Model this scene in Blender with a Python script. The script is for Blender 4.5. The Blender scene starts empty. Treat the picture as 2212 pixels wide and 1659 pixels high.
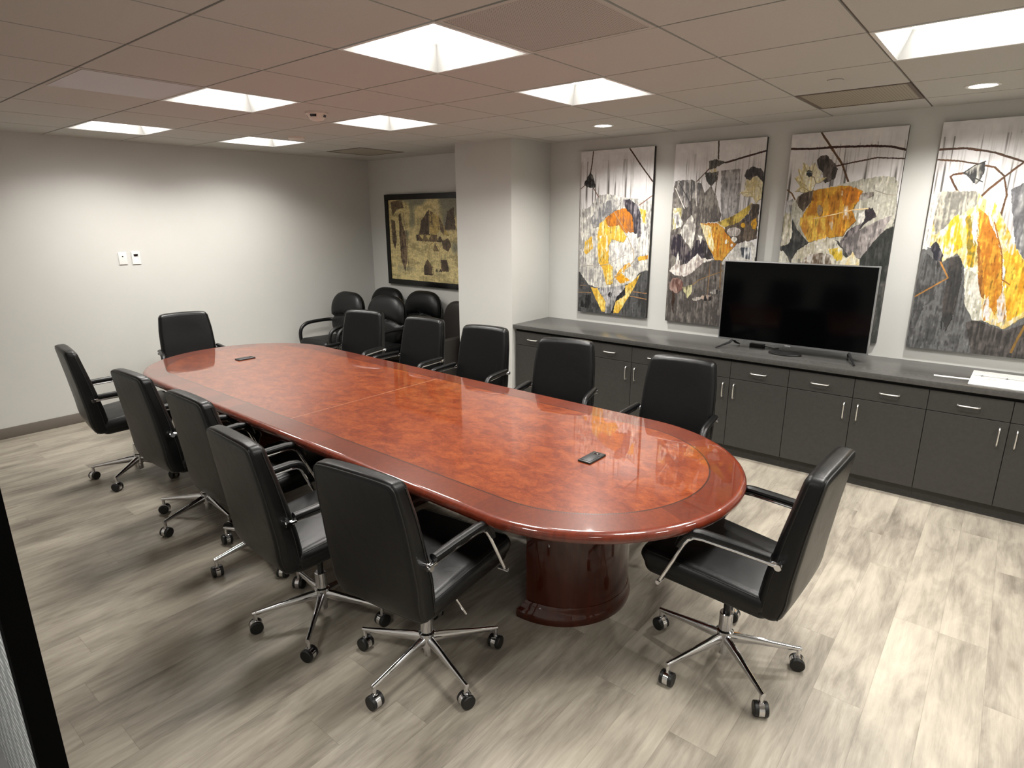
import bpy, bmesh, math, random
import numpy as np
from mathutils import Vector, Matrix

random.seed(7)
PI = math.pi
S = bpy.context.scene
COL = S.collection

# ---------------------------------------------------------------- camera, world, exposure
H = 2.585            # ceiling height
T = 0.6096           # ceiling grid module
XW = 4.07            # credenza wall
YF = 4.86            # far wall
XN = -0.9265         # near partition, room face
XN2 = -0.9765        # near partition, corridor face
YE = -4.30           # end wall behind the view
XC = -2.60           # corridor wall

cam = bpy.data.cameras.new('camera')
cam.sensor_fit = 'HORIZONTAL'; cam.sensor_width = 36.0
cam.lens = 36.0 * 1311.415 / 2212.0
cam.clip_start = 0.02
co = bpy.data.objects.new('camera', cam); COL.objects.link(co)
yaw, pit, rol = 0.686626, -0.267752, -0.003952
f = Vector((math.cos(pit)*math.cos(yaw), math.cos(pit)*math.sin(yaw), math.sin(pit)))
r = Vector((math.sin(yaw), -math.cos(yaw), 0)); u = r.cross(f)
r2 = r*math.cos(rol) + u*math.sin(rol); u2 = -r*math.sin(rol) + u*math.cos(rol)
M = Matrix((r2, u2, -f)).transposed().to_4x4(); M.translation = (-1.172736, -1.833019, 1.87733)
co.matrix_world = M
S.camera = co

w = bpy.data.worlds.new('world'); S.world = w; w.use_nodes = True
w.node_tree.nodes['Background'].inputs[0].default_value = (.9, .95, 1, 1)
w.node_tree.nodes['Background'].inputs[1].default_value = 0.02
S.view_settings.view_transform = 'Standard'
S.view_settings.look = 'None'
S.view_settings.gamma = 1.0
S.view_settings.use_curve_mapping = False
S.view_settings.exposure = 0.0
LIGHT = 9.0          # radiance of the troffer lenses
LAMP_W = 26.5        # power of the lamp in each troffer
SPOT = 14.0          # radiance of the round downlight lenses
SPOT_W = 235.0        # power of the lamp in each downlight

# ---------------------------------------------------------------- materials
def lin(c):
    return tuple((x/12.92 if x <= .04045 else ((x+.055)/1.055)**2.4) for x in c)

def lamp(kind, name, parent, loc, energy, color=(1, .965, .91), **kw):
    d = bpy.data.lights.new(name, kind); d.energy = energy; d.color = color
    for k, v in kw.items(): setattr(d, k, v)
    o = bpy.data.objects.new(name, d); COL.objects.link(o); o.parent = parent; o.location = loc
    return o

class NT:
    def __init__(s, name):
        s.m = bpy.data.materials.new(name); s.m.use_nodes = True
        s.t = s.m.node_tree; s.b = s.t.nodes['Principled BSDF']
    def n(s, typ, ins=None, **kw):
        x = s.t.nodes.new(typ)
        for k, v in kw.items(): setattr(x, k, v)
        for k, v in (ins or {}).items():
            if isinstance(v, bpy.types.NodeSocket): s.t.links.new(v, x.inputs[k])
            else: x.inputs[k].default_value = v
        return x
    def math(s, op, a, b=0.0, c=0.0):
        return s.n('ShaderNodeMath', {0: a, 1: b, 2: c}, operation=op).outputs[0]
    def mix(s, f, a, b, blend='MIX'):
        x = s.n('ShaderNodeMix', data_type='RGBA', blend_type=blend)
        for i, v in ((0, f), (6, a), (7, b)):
            if isinstance(v, bpy.types.NodeSocket): s.t.links.new(v, x.inputs[i])
            else: x.inputs[i].default_value = v if i == 0 else (*v[:3], 1)
        return x.outputs[2]
    def ramp(s, f, stops):
        x = s.n('ShaderNodeValToRGB', {0: f}); e = x.color_ramp.elements
        while len(e) < len(stops): e.new(.5)
        for q, (p, c) in zip(e, stops):
            q.position = p; q.color = (*c[:3], 1) if not isinstance(c, float) else (c, c, c, 1)
        return x.outputs[0]
    def noise(s, vec, scale=5., detail=4., rough=.5, dist=0.):
        return s.n('ShaderNodeTexNoise', {'Vector': vec, 'Scale': scale, 'Detail': detail, 'Roughness': rough, 'Distortion': dist}).outputs[0]
    def obj(s): return s.n('ShaderNodeTexCoord').outputs['Object']
    def scale(s, vec, sc, loc=(0, 0, 0)):
        return s.n('ShaderNodeMapping', {'Vector': vec, 'Scale': sc, 'Location': loc}).outputs[0]
    def set(s, **kw):
        N = dict(color='Base Color', rough='Roughness', metal='Metallic', spec='Specular IOR Level', coat='Coat Weight', coatr='Coat Roughness', cior='Coat IOR', em='Emission Color', ems='Emission Strength', normal='Normal', sheen='Sheen Weight', ior='IOR')
        for k, v in kw.items():
            i = s.b.inputs[N[k]]
            if isinstance(v, bpy.types.NodeSocket): s.t.links.new(v, i)
            else: i.default_value = (*v[:3], 1) if k in ('color', 'em') else v
        return s
    def bump(s, h, st=.1, d=.01):
        s.set(normal=s.n('ShaderNodeBump', {'Height': h, 'Strength': st, 'Distance': d}).outputs[0]); return s

def plain(name, srgb, rough=.5, metal=0., **kw):
    return NT(name).set(color=lin(srgb), rough=rough, metal=metal, **kw).m

def m_wall(name, srgb):
    t = NT(name); o = t.obj()
    n = t.noise(o, 3., 3.)
    c = t.mix(n, lin(srgb), lin(tuple(x*.975 for x in srgb)))
    t.set(color=c, rough=.62, spec=.3)
    t.bump(t.noise(o, 260., 3.), .12, .002); return t.m

def m_ceiling():
    t = NT('ceiling_tile'); o = t.obj()
    v = t.n('ShaderNodeTexNoise', {'Vector': o, 'Scale': 220., 'Detail': 3.}).outputs[0]
    big = t.noise(o, 1.3, 2.)
    c = t.mix(t.ramp(v, [(.3, 0.), (.55, 1.)]), (.47, .465, .435), (.52, .515, .485))
    c = t.mix(big, c, (.52, .515, .485))
    t.set(color=c, rough=.95, spec=.1); t.bump(v, .25, .003); return t.m

def m_floor():
    t = NT('vinyl_plank'); o = t.obj()
    xyz = t.n('ShaderNodeSeparateXYZ', {0: o}); X, Y = xyz.outputs[0], xyz.outputs[1]
    PW, PL = .183, 1.22
    yr = t.math('DIVIDE', t.math('ADD', Y, 10.07), PW)
    row = t.math('FLOOR', yr)
    off = t.n('ShaderNodeTexWhiteNoise', {'W': row}, noise_dimensions='1D').outputs[0]
    xr = t.math('ADD', t.math('DIVIDE', t.math('ADD', X, 20.), PL), t.math('MULTIPLY', off, 3.7))
    colm = t.math('FLOOR', xr)
    idv = t.n('ShaderNodeCombineXYZ', {0: row, 1: colm}).outputs[0]
    wn = t.n('ShaderNodeTexWhiteNoise', {'Vector': idv}, noise_dimensions='3D')
    rnd = wn.outputs[0]
    fy = t.math('FRACT', yr); fx = t.math('FRACT', xr)
    ey = t.math('MINIMUM', fy, t.math('SUBTRACT', 1., fy)); ex = t.math('MINIMUM', fx, t.math('SUBTRACT', 1., fx))
    gy = t.math('LESS_THAN', ey, .0055); gx = t.math('LESS_THAN', ex, .0009)
    gap = t.math('MAXIMUM', gy, gx)
    shift = t.n('ShaderNodeVectorMath', {0: t.n('ShaderNodeCombineXYZ', {0: X, 1: Y}).outputs[0], 1: t.n('ShaderNodeVectorMath', {0: wn.outputs[1], 1: (40, 40, 40)}, operation='MULTIPLY').outputs[0]}, operation='ADD').outputs[0]
    cloud = t.noise(t.scale(shift, (.95, 3.4, 1)), 1.6, 5., .55, .8)
    grain = t.noise(t.scale(shift, (2.2, 38., 1)), 1.5, 6., .6, 1.2)
    fine = t.noise(t.scale(shift, (9., 160., 1)), 1.5, 4., .6, .3)
    rings = t.n('ShaderNodeTexWave', {'Vector': t.scale(shift, (.55, 3.2, 1)), 'Scale': 2.3, 'Distortion': 7.0, 'Detail': 3., 'Detail Scale': 1.2}, bands_direction='Y').outputs[1]
    vor = t.n('ShaderNodeTexVoronoi', {'Vector': t.scale(shift, (1.3, 3.4, 1)), 'Scale': 1.0}).outputs[0]
    knot = t.ramp(vor, [(0.0, 1.), (.03, .8), (.09, 0.)])
    big = t.noise(t.scale(shift, (.7, 1.5, 1), (3, 9, 0)), 1.3, 3., .5, .5)
    swirl = t.noise(t.scale(shift, (1.6, 7., 1), (5, 2, 0)), 1.4, 6., .62, 2.6)
    v = t.math('ADD', t.math('MULTIPLY', cloud, .75), t.math('MULTIPLY', big, .25))
    v = t.math('ADD', v, t.math('MULTIPLY', t.math('SUBTRACT', swirl, .5), .34))
    v = t.math('ADD', v, t.math('MULTIPLY', t.math('SUBTRACT', rings, .5), .035))
    v = t.math('ADD', v, t.math('MULTIPLY', t.math('SUBTRACT', grain, .5), .20))
    v = t.math('ADD', v, t.math('MULTIPLY', t.math('SUBTRACT', fine, .5), .16))
    v = t.math('ADD', v, t.math('MULTIPLY', t.math('SUBTRACT', rnd, .5), .05))
    c = t.ramp(v, [(.22, lin((.35, .325, .29))), (.40, lin((.495, .468, .425))), (.56, lin((.595, .567, .517))), (.76, lin((.675, .645, .587)))])
    c = t.mix(t.math('MULTIPLY', knot, .55), c, lin((.33, .28, .23)))
    c = t.mix(t.math('MULTIPLY', gap, .28), c, lin((.28, .25, .21)))
    t.set(color=c, rough=t.math('ADD', .36, t.math('MULTIPLY', grain, .16)), spec=.32)
    t.bump(t.math('SUBTRACT', t.math('MULTIPLY', grain, .3), gap), .12, .002); return t.m

def m_burl():
    t = NT('cherry_burl'); o = t.obj()
    a = t.noise(t.scale(o, (1.5, 1, 1)), 9., 8., .68, .7)
    b = t.noise(t.scale(o, (1.7, 1, 1), (3, 1, 0)), 34., 6., .72, 1.0)
    k = t.n('ShaderNodeTexVoronoi', {'Vector': o, 'Scale': 30.}, feature='F1').outputs[0]
    v = t.math('ADD', t.math('MULTIPLY', a, .62), t.math('MULTIPLY', b, .42))
    c = t.ramp(v, [(.34, (.075, .010, .003)), (.47, (.135, .021, .005)), (.56, (.19, .037, .008)), (.70, (.265, .068, .016))])
    c = t.mix(t.ramp(k, [(0.02, .22), (.12, 0.)]), c, (.15, .028, .009))
    Y = t.n('ShaderNodeSeparateXYZ', {0: o}).outputs[1]
    c = t.mix(t.math('LESS_THAN', t.math('ABSOLUTE', Y), .0012), c, (.62, .34, .2))
    t.set(color=c, rough=.32, coat=1., coatr=.02, cior=1.72, spec=.26); return t.m

def m_band(name='cherry_band'):
    t = NT(name); uv = t.n('ShaderNodeTexCoord').outputs['UV']
    U = t.n('ShaderNodeSeparateXYZ', {0: uv}).outputs[0]
    seg = t.n('ShaderNodeTexWhiteNoise', {'W': t.math('FLOOR', t.math('DIVIDE', U, .16))}, noise_dimensions='1D').outputs[0]
    g = t.noise(t.scale(uv, (60., 5., 1)), 1., 5., .6, .6)
    v = t.math('ADD', t.math('MULTIPLY', g, .7), t.math('MULTIPLY', seg, .28))
    c = t.ramp(v, [(.25, (.07, .010, .004)), (.5, (.11, .018, .005)), (.75, (.155, .029, .009))])
    t.set(color=c, rough=.32, coat=1., coatr=.022, cior=1.6, spec=.35); return t.m

def m_inlay():
    t = NT('rope_inlay'); uv = t.n('ShaderNodeTexCoord').outputs['UV']
    U = t.n('ShaderNodeSeparateXYZ', {0: uv}).outputs[0]
    d = t.math('GREATER_THAN', t.math('FRACT', t.math('DIVIDE', U, .012)), .45)
    t.set(color=t.mix(d, (.07, .014, .006), (.008, .003, .002)), rough=.3, coat=1., coatr=.02); return t.m

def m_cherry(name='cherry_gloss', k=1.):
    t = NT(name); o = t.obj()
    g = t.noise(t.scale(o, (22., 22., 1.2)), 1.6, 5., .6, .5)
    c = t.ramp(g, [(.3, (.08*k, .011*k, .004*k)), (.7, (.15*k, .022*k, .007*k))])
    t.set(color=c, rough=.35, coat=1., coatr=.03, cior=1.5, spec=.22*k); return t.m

def m_leather(name, srgb, rough=.36):
    t = NT(name); o = t.obj()
    v = t.n('ShaderNodeTexVoronoi', {'Vector': o, 'Scale': 420.}).outputs[0]
    n = t.noise(o, 9., 4., .5, 1.)
    t.set(color=lin(srgb), rough=t.math('ADD', rough, t.math('MULTIPLY', n, .12)), spec=.32)
    h = t.math('ADD', t.math('MULTIPLY', v, .12), n)
    t.bump(h, .22, .006); return t.m

def m_laminate(name, srgb, rough):
    t = NT(name); o = t.obj()
    n = t.noise(t.scale(o, (1, 1, 1)), 45., 5., .7); n2 = t.noise(t.scale(o, (1, 1, 5)), 9., 3., .6)
    v = t.math('ADD', t.math('MULTIPLY', n, .85), t.math('MULTIPLY', n2, .15))
    a = lin(srgb); c = t.mix(t.ramp(v, [(.35, 0.), (.65, 1.)]), tuple(x*.86 for x in a), tuple(x*1.15 for x in a))
    t.set(color=c, rough=rough, spec=.45); t.bump(n, .06, .002); return t.m

def m_weave():
    t = NT('woven_wallcovering'); o = t.obj()
    wv = t.n('ShaderNodeTexWave', {'Vector': t.scale(o, (1, 1, 1)), 'Scale': 3.4, 'Distortion': 3., 'Detail': 2., 'Detail Scale': 3.}, bands_direction='Y').outputs[1]
    wz = t.n('ShaderNodeTexWave', {'Vector': o, 'Scale': 12., 'Distortion': 4., 'Detail': 2.}, bands_direction='Z').outputs[1]
    n = t.noise(o, 90., 3.)
    v = t.math('ADD', t.math('MULTIPLY', t.math('MULTIPLY', wv, wz), .7), t.math('MULTIPLY', n, .5))
    t.set(color=t.mix(t.ramp(v, [(.2, 0.), (.7, 1.)]), lin((.56, .57, .58)), lin((.86, .87, .87))), rough=.85)
    t.bump(v, .5, .004); return t.m

def m_perf(name, base, dark, sc):
    t = NT(name); o = t.obj()
    xyz = t.n('ShaderNodeSeparateXYZ', {0: o})
    a = t.math('SUBTRACT', t.math('FRACT', t.math('MULTIPLY', xyz.outputs[0], sc)), .5)
    b = t.math('SUBTRACT', t.math('FRACT', t.math('MULTIPLY', xyz.outputs[1], sc)), .5)
    d = t.math('ADD', t.math('MULTIPLY', a, a), t.math('MULTIPLY', b, b))
    t.set(color=t.mix(t.math('LESS_THAN', d, .07), lin(base), lin(dark)), rough=.6); return t.m

def m_vcol(name, rough=.55, canvas=True):
    t = NT(name)
    a = t.n('ShaderNodeAttribute', attribute_name='paint').outputs[0]
    t.set(color=a, rough=rough, spec=.35)
    if canvas: t.bump(t.noise(t.scale(t.obj(), (1, 1, .4)), 60., 5., .6, .6), .35, .003)
    return t.m

def m_em(name, c, s): return NT(name).set(color=(.8, .8, .8), em=c, ems=s).m

MAT = dict(
    wall=m_wall('wall_paint', (.805, .805, .79)), ceil=m_ceiling(), floor=m_floor(), grid=plain('ceiling_grid', (.42, .38, .35), .7),
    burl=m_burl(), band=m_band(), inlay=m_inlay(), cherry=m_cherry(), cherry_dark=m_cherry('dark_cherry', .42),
    leather=m_leather('black_leather', (.03, .032, .035), .30), leather2=m_leather('soft_black_leather', (.036, .038, .042), .36), brown=m_leather('dark_brown_leather', (.13, .115, .105), .45),
    chrome=plain('chrome', (.86, .86, .87), .09, 1.), black=plain('black_plastic', (.06, .06, .062), .38), rubber=plain('black_rubber', (.05, .05, .05), .42),
    piping=plain('leather_piping', (.03, .03, .03), .5), satin=plain('satin_nickel', (.97, .965, .95), .34, 1.),
    lam=m_laminate('charcoal_laminate', (.20, .195, .185), .55), lamtop=m_laminate('charcoal_worktop', (.285, .282, .275), .25), dark=plain('painted_shadow_black', (.04, .04, .04), .8),
    base=plain('vinyl_baseboard', (.44, .41, .38), .5), white=plain('white_plastic', (.88, .88, .87), .35), reflect=plain('grey_reflector', (.66, .66, .65), .5),
    lens=m_em('troffer_lens', (1., .975, .93), LIGHT), spot=m_em('downlight_lens', (1., .97, .92), SPOT),
    screen=plain('tv_screen', (.010, .012, .015), .10, 0., spec=.16), silver=plain('silver_bezel', (.72, .73, .74), .28, .9), tvback=plain('tv_back', (.09, .09, .10), .45),
    paper=plain('white_paper', (.80, .80, .79), .7), ink=plain('grey_ink', (.36, .35, .37), .8), pink=plain('pink_ink', (.70, .50, .52), .8),
    frame=plain('black_lacquer', (.035, .033, .032), .16), doorframe=plain('black_metal_frame', (.01, .01, .01), .7, 0., spec=.05), weave=m_weave(),
    perf=m_perf('perforated_grille', (.70, .68, .66), (.46, .44, .42), 95.), perf2=m_perf('return_grille', (.64, .61, .55), (.46, .43, .37), 60.), plaque=plain('plaque_diffuser', (.70, .69, .70), .5),
    canvas=m_vcol('lotus_canvas'), print=m_vcol('framed_print', .3, False), edge=plain('canvas_edge', (.12, .11, .11), .6), glassdark=plain('detector_window', (.10, .07, .07), .2),
    carpet=plain('corridor_carpet', (.45, .45, .45), .95), detbeige=plain('detector_shell', (.86, .82, .78), .4),
)

# ---------------------------------------------------------------- mesh helpers
class MB:
    def __init__(s): s.bm = bmesh.new(); s.mats = []; s.uv = s.bm.loops.layers.uv.new('UVMap')
    def mi(s, key):
        if key not in s.mats: s.mats.append(key)
        return s.mats.index(key)
    def quad(s, pts, key, uvs=None):
        vs = [s.bm.verts.new(p) for p in pts]; fc = s.bm.faces.new(vs); fc.material_index = s.mi(key)
        if uvs:
            for l, q in zip(fc.loops, uvs): l[s.uv].uv = q
        return fc
    def box(s, lo, hi, key, bev=0., seg=2):
        x0, y0, z0 = lo; x1, y1, z1 = hi
        vs = [s.bm.verts.new(p) for p in ((x0,y0,z0),(x1,y0,z0),(x1,y1,z0),(x0,y1,z0),(x0,y0,z1),(x1,y0,z1),(x1,y1,z1),(x0,y1,z1))]
        fs = [s.bm.faces.new([vs[i] for i in q]) for q in ((3,2,1,0),(4,5,6,7),(0,1,5,4),(1,2,6,5),(2,3,7,6),(3,0,4,7))]
        for q in fs: q.material_index = s.mi(key)
        if bev:
            es = list({e for q in fs for e in q.edges})
            bmesh.ops.bevel(s.bm, geom=es, offset=bev, segments=seg, profile=.5, affect='EDGES')
        return s
    def rings(s, rings, key, cap0=True, cap1=True, closed=True, uvs=None):
        R = [[s.bm.verts.new(p) for p in q] for q in rings]; n = len(R[0]); m = s.mi(key)
        for i in range(len(R)-1):
            for j in range(n if closed else n-1):
                k = (j+1) % n
                fc = s.bm.faces.new((R[i][j], R[i][k], R[i+1][k], R[i+1][j])); fc.material_index = m
                if uvs:
                    U = uvs[j], (uvs[j+1]); V = i/(len(R)-1), (i+1)/(len(R)-1)
                    for l, q in zip(fc.loops, ((U[0],V[0]),(U[1],V[0]),(U[1],V[1]),(U[0],V[1]))): l[s.uv].uv = q
        if cap0: s.bm.faces.new(R[0][::-1]).material_index = m
        if cap1: s.bm.faces.new(R[-1]).material_index = m
        return s
    def tube(s, pts, rad, key, seg=12, closed=False, flat=1.0):
        P = [Vector(p) for p in pts]; n = len(P); rr = rad if isinstance(rad, (list, tuple)) else [rad]*n
        rings = []; prev = None
        for i in range(n):
            a = P[(i-1) % n] if (i or closed) else P[0]; b = P[(i+1) % n] if (i < n-1 or closed) else P[-1]
            d = (b-a).normalized()
            if prev is None:
                up = Vector((0, 0, 1)) if abs(d.z) < .95 else Vector((1, 0, 0))
                x = d.cross(up).normalized()
            else: x = (prev - d*prev.dot(d)).normalized()
            prev = x; y = d.cross(x)
            rings.append([P[i] + (x*math.cos(t)+y*math.sin(t)*flat)*rr[i] for t in [2*PI*k/seg for k in range(seg)]])
        if closed: rings.append(rings[0])
        if closed:
            R = [[s.bm.verts.new(p) for p in q] for q in rings[:-1]]; m = s.mi(key); N = len(R)
            for i in range(N):
                for j in range(seg):
                    k = (j+1) % seg; s.bm.faces.new((R[i][j], R[i][k], R[(i+1) % N][k], R[(i+1) % N][j])).material_index = m
            return s
        return s.rings(rings, key)
    def lathe(s, prof, c, key, seg=24, axis='z', a0=0., a1=2*PI, caps=True):
        full = abs(a1-a0-2*PI) < 1e-6; N = seg if full else seg+1; rings = []
        for rad, h in prof:
            q = []
            for k in range(N):
                t = a0 + (a1-a0)*k/seg; x, y = rad*math.cos(t), rad*math.sin(t)
                p = {'z': (x, y, h), 'y': (x, h, y), 'x': (h, x, y)}[axis]
                q.append((c[0]+p[0], c[1]+p[1], c[2]+p[2]))
            rings.append(q)
        return s.rings(rings, key, caps, caps)
    def rbox(s, h, rad, key, fn=None, ns=4, nm=(6, 6, 6)):
        """rounded box of half sizes h, corner radius rad, bent by fn"""
        st = [math.tan(PI/4*k/ns) for k in range(ns+1)]
        def axis(i):
            a = h[i]-rad; L = [-(a+rad*q) for q in st[::-1]]
            L += [-a+2*a*k/nm[i] for k in range(1, nm[i])] + [a+rad*q for q in st]
            return L
        ax = [axis(i) for i in range(3)]; cache = {}; m = s.mi(key)
        def vert(q):
            k = tuple(round(x, 6) for x in q)
            if k not in cache:
                c = [max(-(h[i]-rad), min(h[i]-rad, q[i])) for i in range(3)]
                d = Vector([q[i]-c[i] for i in range(3)])
                p = Vector(c) + d.normalized()*rad
                cache[k] = s.bm.verts.new(fn(p) if fn else p)
            return cache[k]
        for i in range(3):
            j, k = (i+1) % 3, (i+2) % 3
            for sg in (-1, 1):
                for a in range(len(ax[j])-1):
                    for b in range(len(ax[k])-1):
                        vs = []
                        for da, db in ((0,0),(1,0),(1,1),(0,1)):
                            q = [0, 0, 0]; q[i] = sg*h[i]; q[j] = ax[j][a+da]; q[k] = ax[k][b+db]; vs.append(vert(q))
                        if sg < 0: vs = vs[::-1]
                        if len(set(vs)) == 4: s.bm.faces.new(vs).material_index = m
        return s
    def build(s, name, parent=None, loc=(0,0,0), rot=(0,0,0), smooth=32):
        bmesh.ops.recalc_face_normals(s.bm, faces=s.bm.faces)
        me = bpy.data.meshes.new(name); s.bm.to_mesh(me); s.bm.free()
        for k in s.mats: me.materials.append(MAT[k])
        if smooth:
            me.polygons.foreach_set('use_smooth', [True]*len(me.polygons))
            me.set_sharp_from_angle(angle=math.radians(smooth))
        o = bpy.data.objects.new(name, me); COL.objects.link(o)
        o.location = loc; o.rotation_euler = rot
        if parent: o.parent = parent
        return o

def tag(o, label=None, cat=None, group=None, kind=None):
    if label: o['label'] = label
    if cat: o['category'] = cat
    if group: o['group'] = group
    if kind: o['kind'] = kind
    return o
def empty(name, loc, rz, label, cat, group=None):
    o = bpy.data.objects.new(name, None); COL.objects.link(o); o.location = loc; o.rotation_euler = (0, 0, rz); o.empty_display_size = .1
    return tag(o, label, cat, group)
def dup(o, parent=None):
    c = o.copy(); COL.objects.link(c); c.parent = parent
    for ch in [x for x in o.children]: dup(ch, c)
    return c
def struct(mb, name, **kw): return tag(mb.build(name, **kw), kind='structure')
# ---------------------------------------------------------------- room shell
struct(MB().box((XN, YE, -.05), (XW+.1, YF+.1, 0), 'floor'), 'floor', smooth=0)
struct(MB().box((XC-.1, YE, -.05), (XN, YF+.1, 0), 'carpet'), 'floor_corridor', smooth=0)
struct(MB().box((XW, YE, 0), (XW+.1, YF+.1, H+.3), 'wall'), 'wall_right', smooth=0)
struct(MB().box((XC, YF, 0), (XW, YF+.1, H+.3), 'wall'), 'wall_far', smooth=0)
struct(MB().box((3.45, 1.955, 0), (XW, 2.68, H+.012), 'wall', .003), 'wall_column')
struct(MB().box((XC, YE-.1, 0), (XW+.1, YE, H+.3), 'wall'), 'wall_rear', smooth=0)
struct(MB().box((XC-.1, YE-.1, 0), (XC, YF+.1, H+.3), 'wall'), 'wall_corridor', smooth=0)
JY = -.083
mb = MB(); mb.box((XN2, JY+.05, 0), (XN, YF, H+.004), 'weave')
for q in mb.bm.faces:
    if q.calc_center_median().x > XN-.001: q.material_index = mb.mi('wall')
struct(mb, 'wall_near', smooth=0)
struct(MB().box((XN2, YE, 0), (XN, -2.75, H+.004), 'wall'), 'wall_near_rear', smooth=0)
mb = MB(); mb.box((XN2-.004, JY, 0), (XN+.004, JY+.052, H), 'doorframe'); mb.box((XN2-.004, -2.80, 0), (XN+.004, -2.75, H), 'doorframe')
struct(mb, 'trim_1')
for nm, lo, hi in (('baseboard_far', (XN, YF-.011, 0), (XW, YF, .096)), ('baseboard_right', (XW-.011, 2.68, 0), (XW, YF-.011, .096)),
                   ('baseboard_column', (3.439, 1.955, 0), (3.45, 2.691, .096)), ('baseboard_near', (XN, JY+.056, 0), (XN+.011, YF-.011, .096))):
    struct(MB().box(lo, hi, 'base', .003), nm)

# ceiling: individual lay-in tiles, grooves show the grid behind
LIGHTS = [(1, 0), (3, 0), (1, 3), (3, 3), (1, 6), (3, 6), (3, -3), (1, -3), (1, -6), (3, -6), (-3, -5), (-3, -1)]  # corridor cells are unseen lights, added to brighten the woven wall
VENTS = {(1, -1): 'perf', (0, 3): 'plaque', (5, -2): 'perf2', (5, 6): 'perf2'}
g = .0055
mb = MB()
for i in range(-5, 7):
    for j in range(-8, 8):
        if (i, j) in LIGHTS or (i, j) in VENTS: continue
        x0, x1, y0, y1 = max(i*T+g, XC), min((i+1)*T-g, XW), max(j*T+g, YE), min((j+1)*T-g, YF)
        if x1-x0 < .02 or y1-y0 < .02: continue
        mb.quad([(x0, y0, H), (x0, y1, H), (x1, y1, H), (x1, y0, H)], 'ceil')
        for a, b in (((x0, y0), (x1, y0)), ((x1, y0), (x1, y1)), ((x1, y1), (x0, y1)), ((x0, y1), (x0, y0))):
            mb.quad([(*a, H), (*b, H), (*b, H+.008), (*a, H+.008)], 'ceil')
for i in range(-5, 8):
    mb.quad([(i*T-.012, YE, H+.006), (i*T+.012, YE, H+.006), (i*T+.012, YF, H+.006), (i*T-.012, YF, H+.006)], 'grid')
for j in range(-8, 9):
    mb.quad([(XC, j*T-.012, H+.0065), (XW, j*T-.012, H+.0065), (XW, j*T+.012, H+.0065), (XC, j*T+.012, H+.0065)], 'grid')
me_c = mb
for q in me_c.bm.faces: q.normal_update()
o = me_c.build('ceiling', smooth=0); tag(o, kind='structure')
mb = MB(); mb.box((XC-.1, YE-.1, H+.3), (XW+.1, YF+.1, H+.34), 'grid'); struct(mb, 'ceiling_slab', smooth=0)

# recessed troffers
def make_troffer():
    t = empty('ceiling_light', (0, 0, 0), 0, 'x', 'light', 'square recessed ceiling lights')
    a = T/2-.004; e = .016; b = T/2-.075; d = .11
    mb = MB()
    def ring(p, q, zp, zq, key):
        P = [(-p, -p, zp), (p, -p, zp), (p, p, zp), (-p, p, zp)]; Q = [(-q, -q, zq), (q, -q, zq), (q, q, zq), (-q, q, zq)]
        for k in range(4): mb.quad([P[k], P[(k+1) % 4], Q[(k+1) % 4], Q[k]], key)
    ring(a, a-e, -.002, -.002, 'white'); ring(a, a, -.002, .012, 'white'); mb.build('frame', t, smooth=0)
    mb = MB(); ring(a-e, b, -.002, d, 'reflect'); mb.box((-a, -a, d+.012), (a, a, d+.02), 'reflect'); ring(a, a, .012, d+.014, 'reflect')
    mb.build('reflector', t, smooth=0)
    mb = MB(); mb.box((-b, -b, d), (b, b, d+.006), 'lens'); mb.build('lens', t, smooth=0)
    lamp('AREA', 'lamp', t, (0, 0, d-.004), LAMP_W, shape='SQUARE', size=2*b-.01, spread=math.radians(136))
    return t
LAB = {(1, 0): 'bright square ceiling light, largest in view, above the near half of the table', (3, 0): 'bright square ceiling light between the table and the lotus paintings',
       (1, 3): 'square ceiling light left of the smoke detector', (3, 3): 'square ceiling light right of the smoke detector',
       (1, 6): 'leftmost square ceiling light, close to the plain far wall', (3, 6): 'smallest square ceiling light, near the far corner with the framed print',
       (3, -3): 'square ceiling light cut off by the right edge of the picture', (1, -3): 'square ceiling light behind the viewer, off the table end',
       (1, -6): 'square ceiling light by the doorway at the rear wall', (3, -6): 'square ceiling light over the rear end of the credenza',
       (-3, -5): 'unseen square ceiling light added over the corridor outside the room', (-3, -1): 'unseen square ceiling light added over the corridor to brighten the wall beside the black door frame'}
proto = make_troffer()
for k, (i, j) in enumerate(LIGHTS):
    t = proto if k == 0 else dup(proto)
    t.location = ((i+.5)*T, (j+.5)*T, H); t['label'] = LAB[(i, j)]

VL = {(1, -1): 'large perforated grey ceiling grille beside the largest square light', (0, 3): 'pale plaque air diffuser in the ceiling, left of the square light before the smoke detector',
      (5, -2): 'brownish return air grille in the ceiling above the third lotus painting', (5, 6): 'dim return air grille in the ceiling by the far corner'}
for (i, j), key in VENTS.items():
    t = empty('ceiling_vent', ((i+.5)*T, (j+.5)*T, H), 0, VL[(i, j)], 'vent')
    a = T/2-.004; mb = MB()
    for lo, hi in (((-a, -a, -.002), (a, -a+.02, .012)), ((-a, a-.02, -.002), (a, a, .012)), ((-a, -a+.02, -.002), (-a+.02, a-.02, .012)), ((a-.02, -a+.02, -.002), (a, a-.02, .012))):
        mb.box(lo, hi, 'grid' if key == 'perf2' else 'ceil')
    mb.build('frame', t, smooth=0)
    mb = MB(); mb.box((-a+.02, -a+.02, .0 if key != 'plaque' else -.004), (a-.02, a-.02, .012), key); mb.build('grille_panel' if key != 'plaque' else 'diffuser_panel', t, smooth=0)

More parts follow.
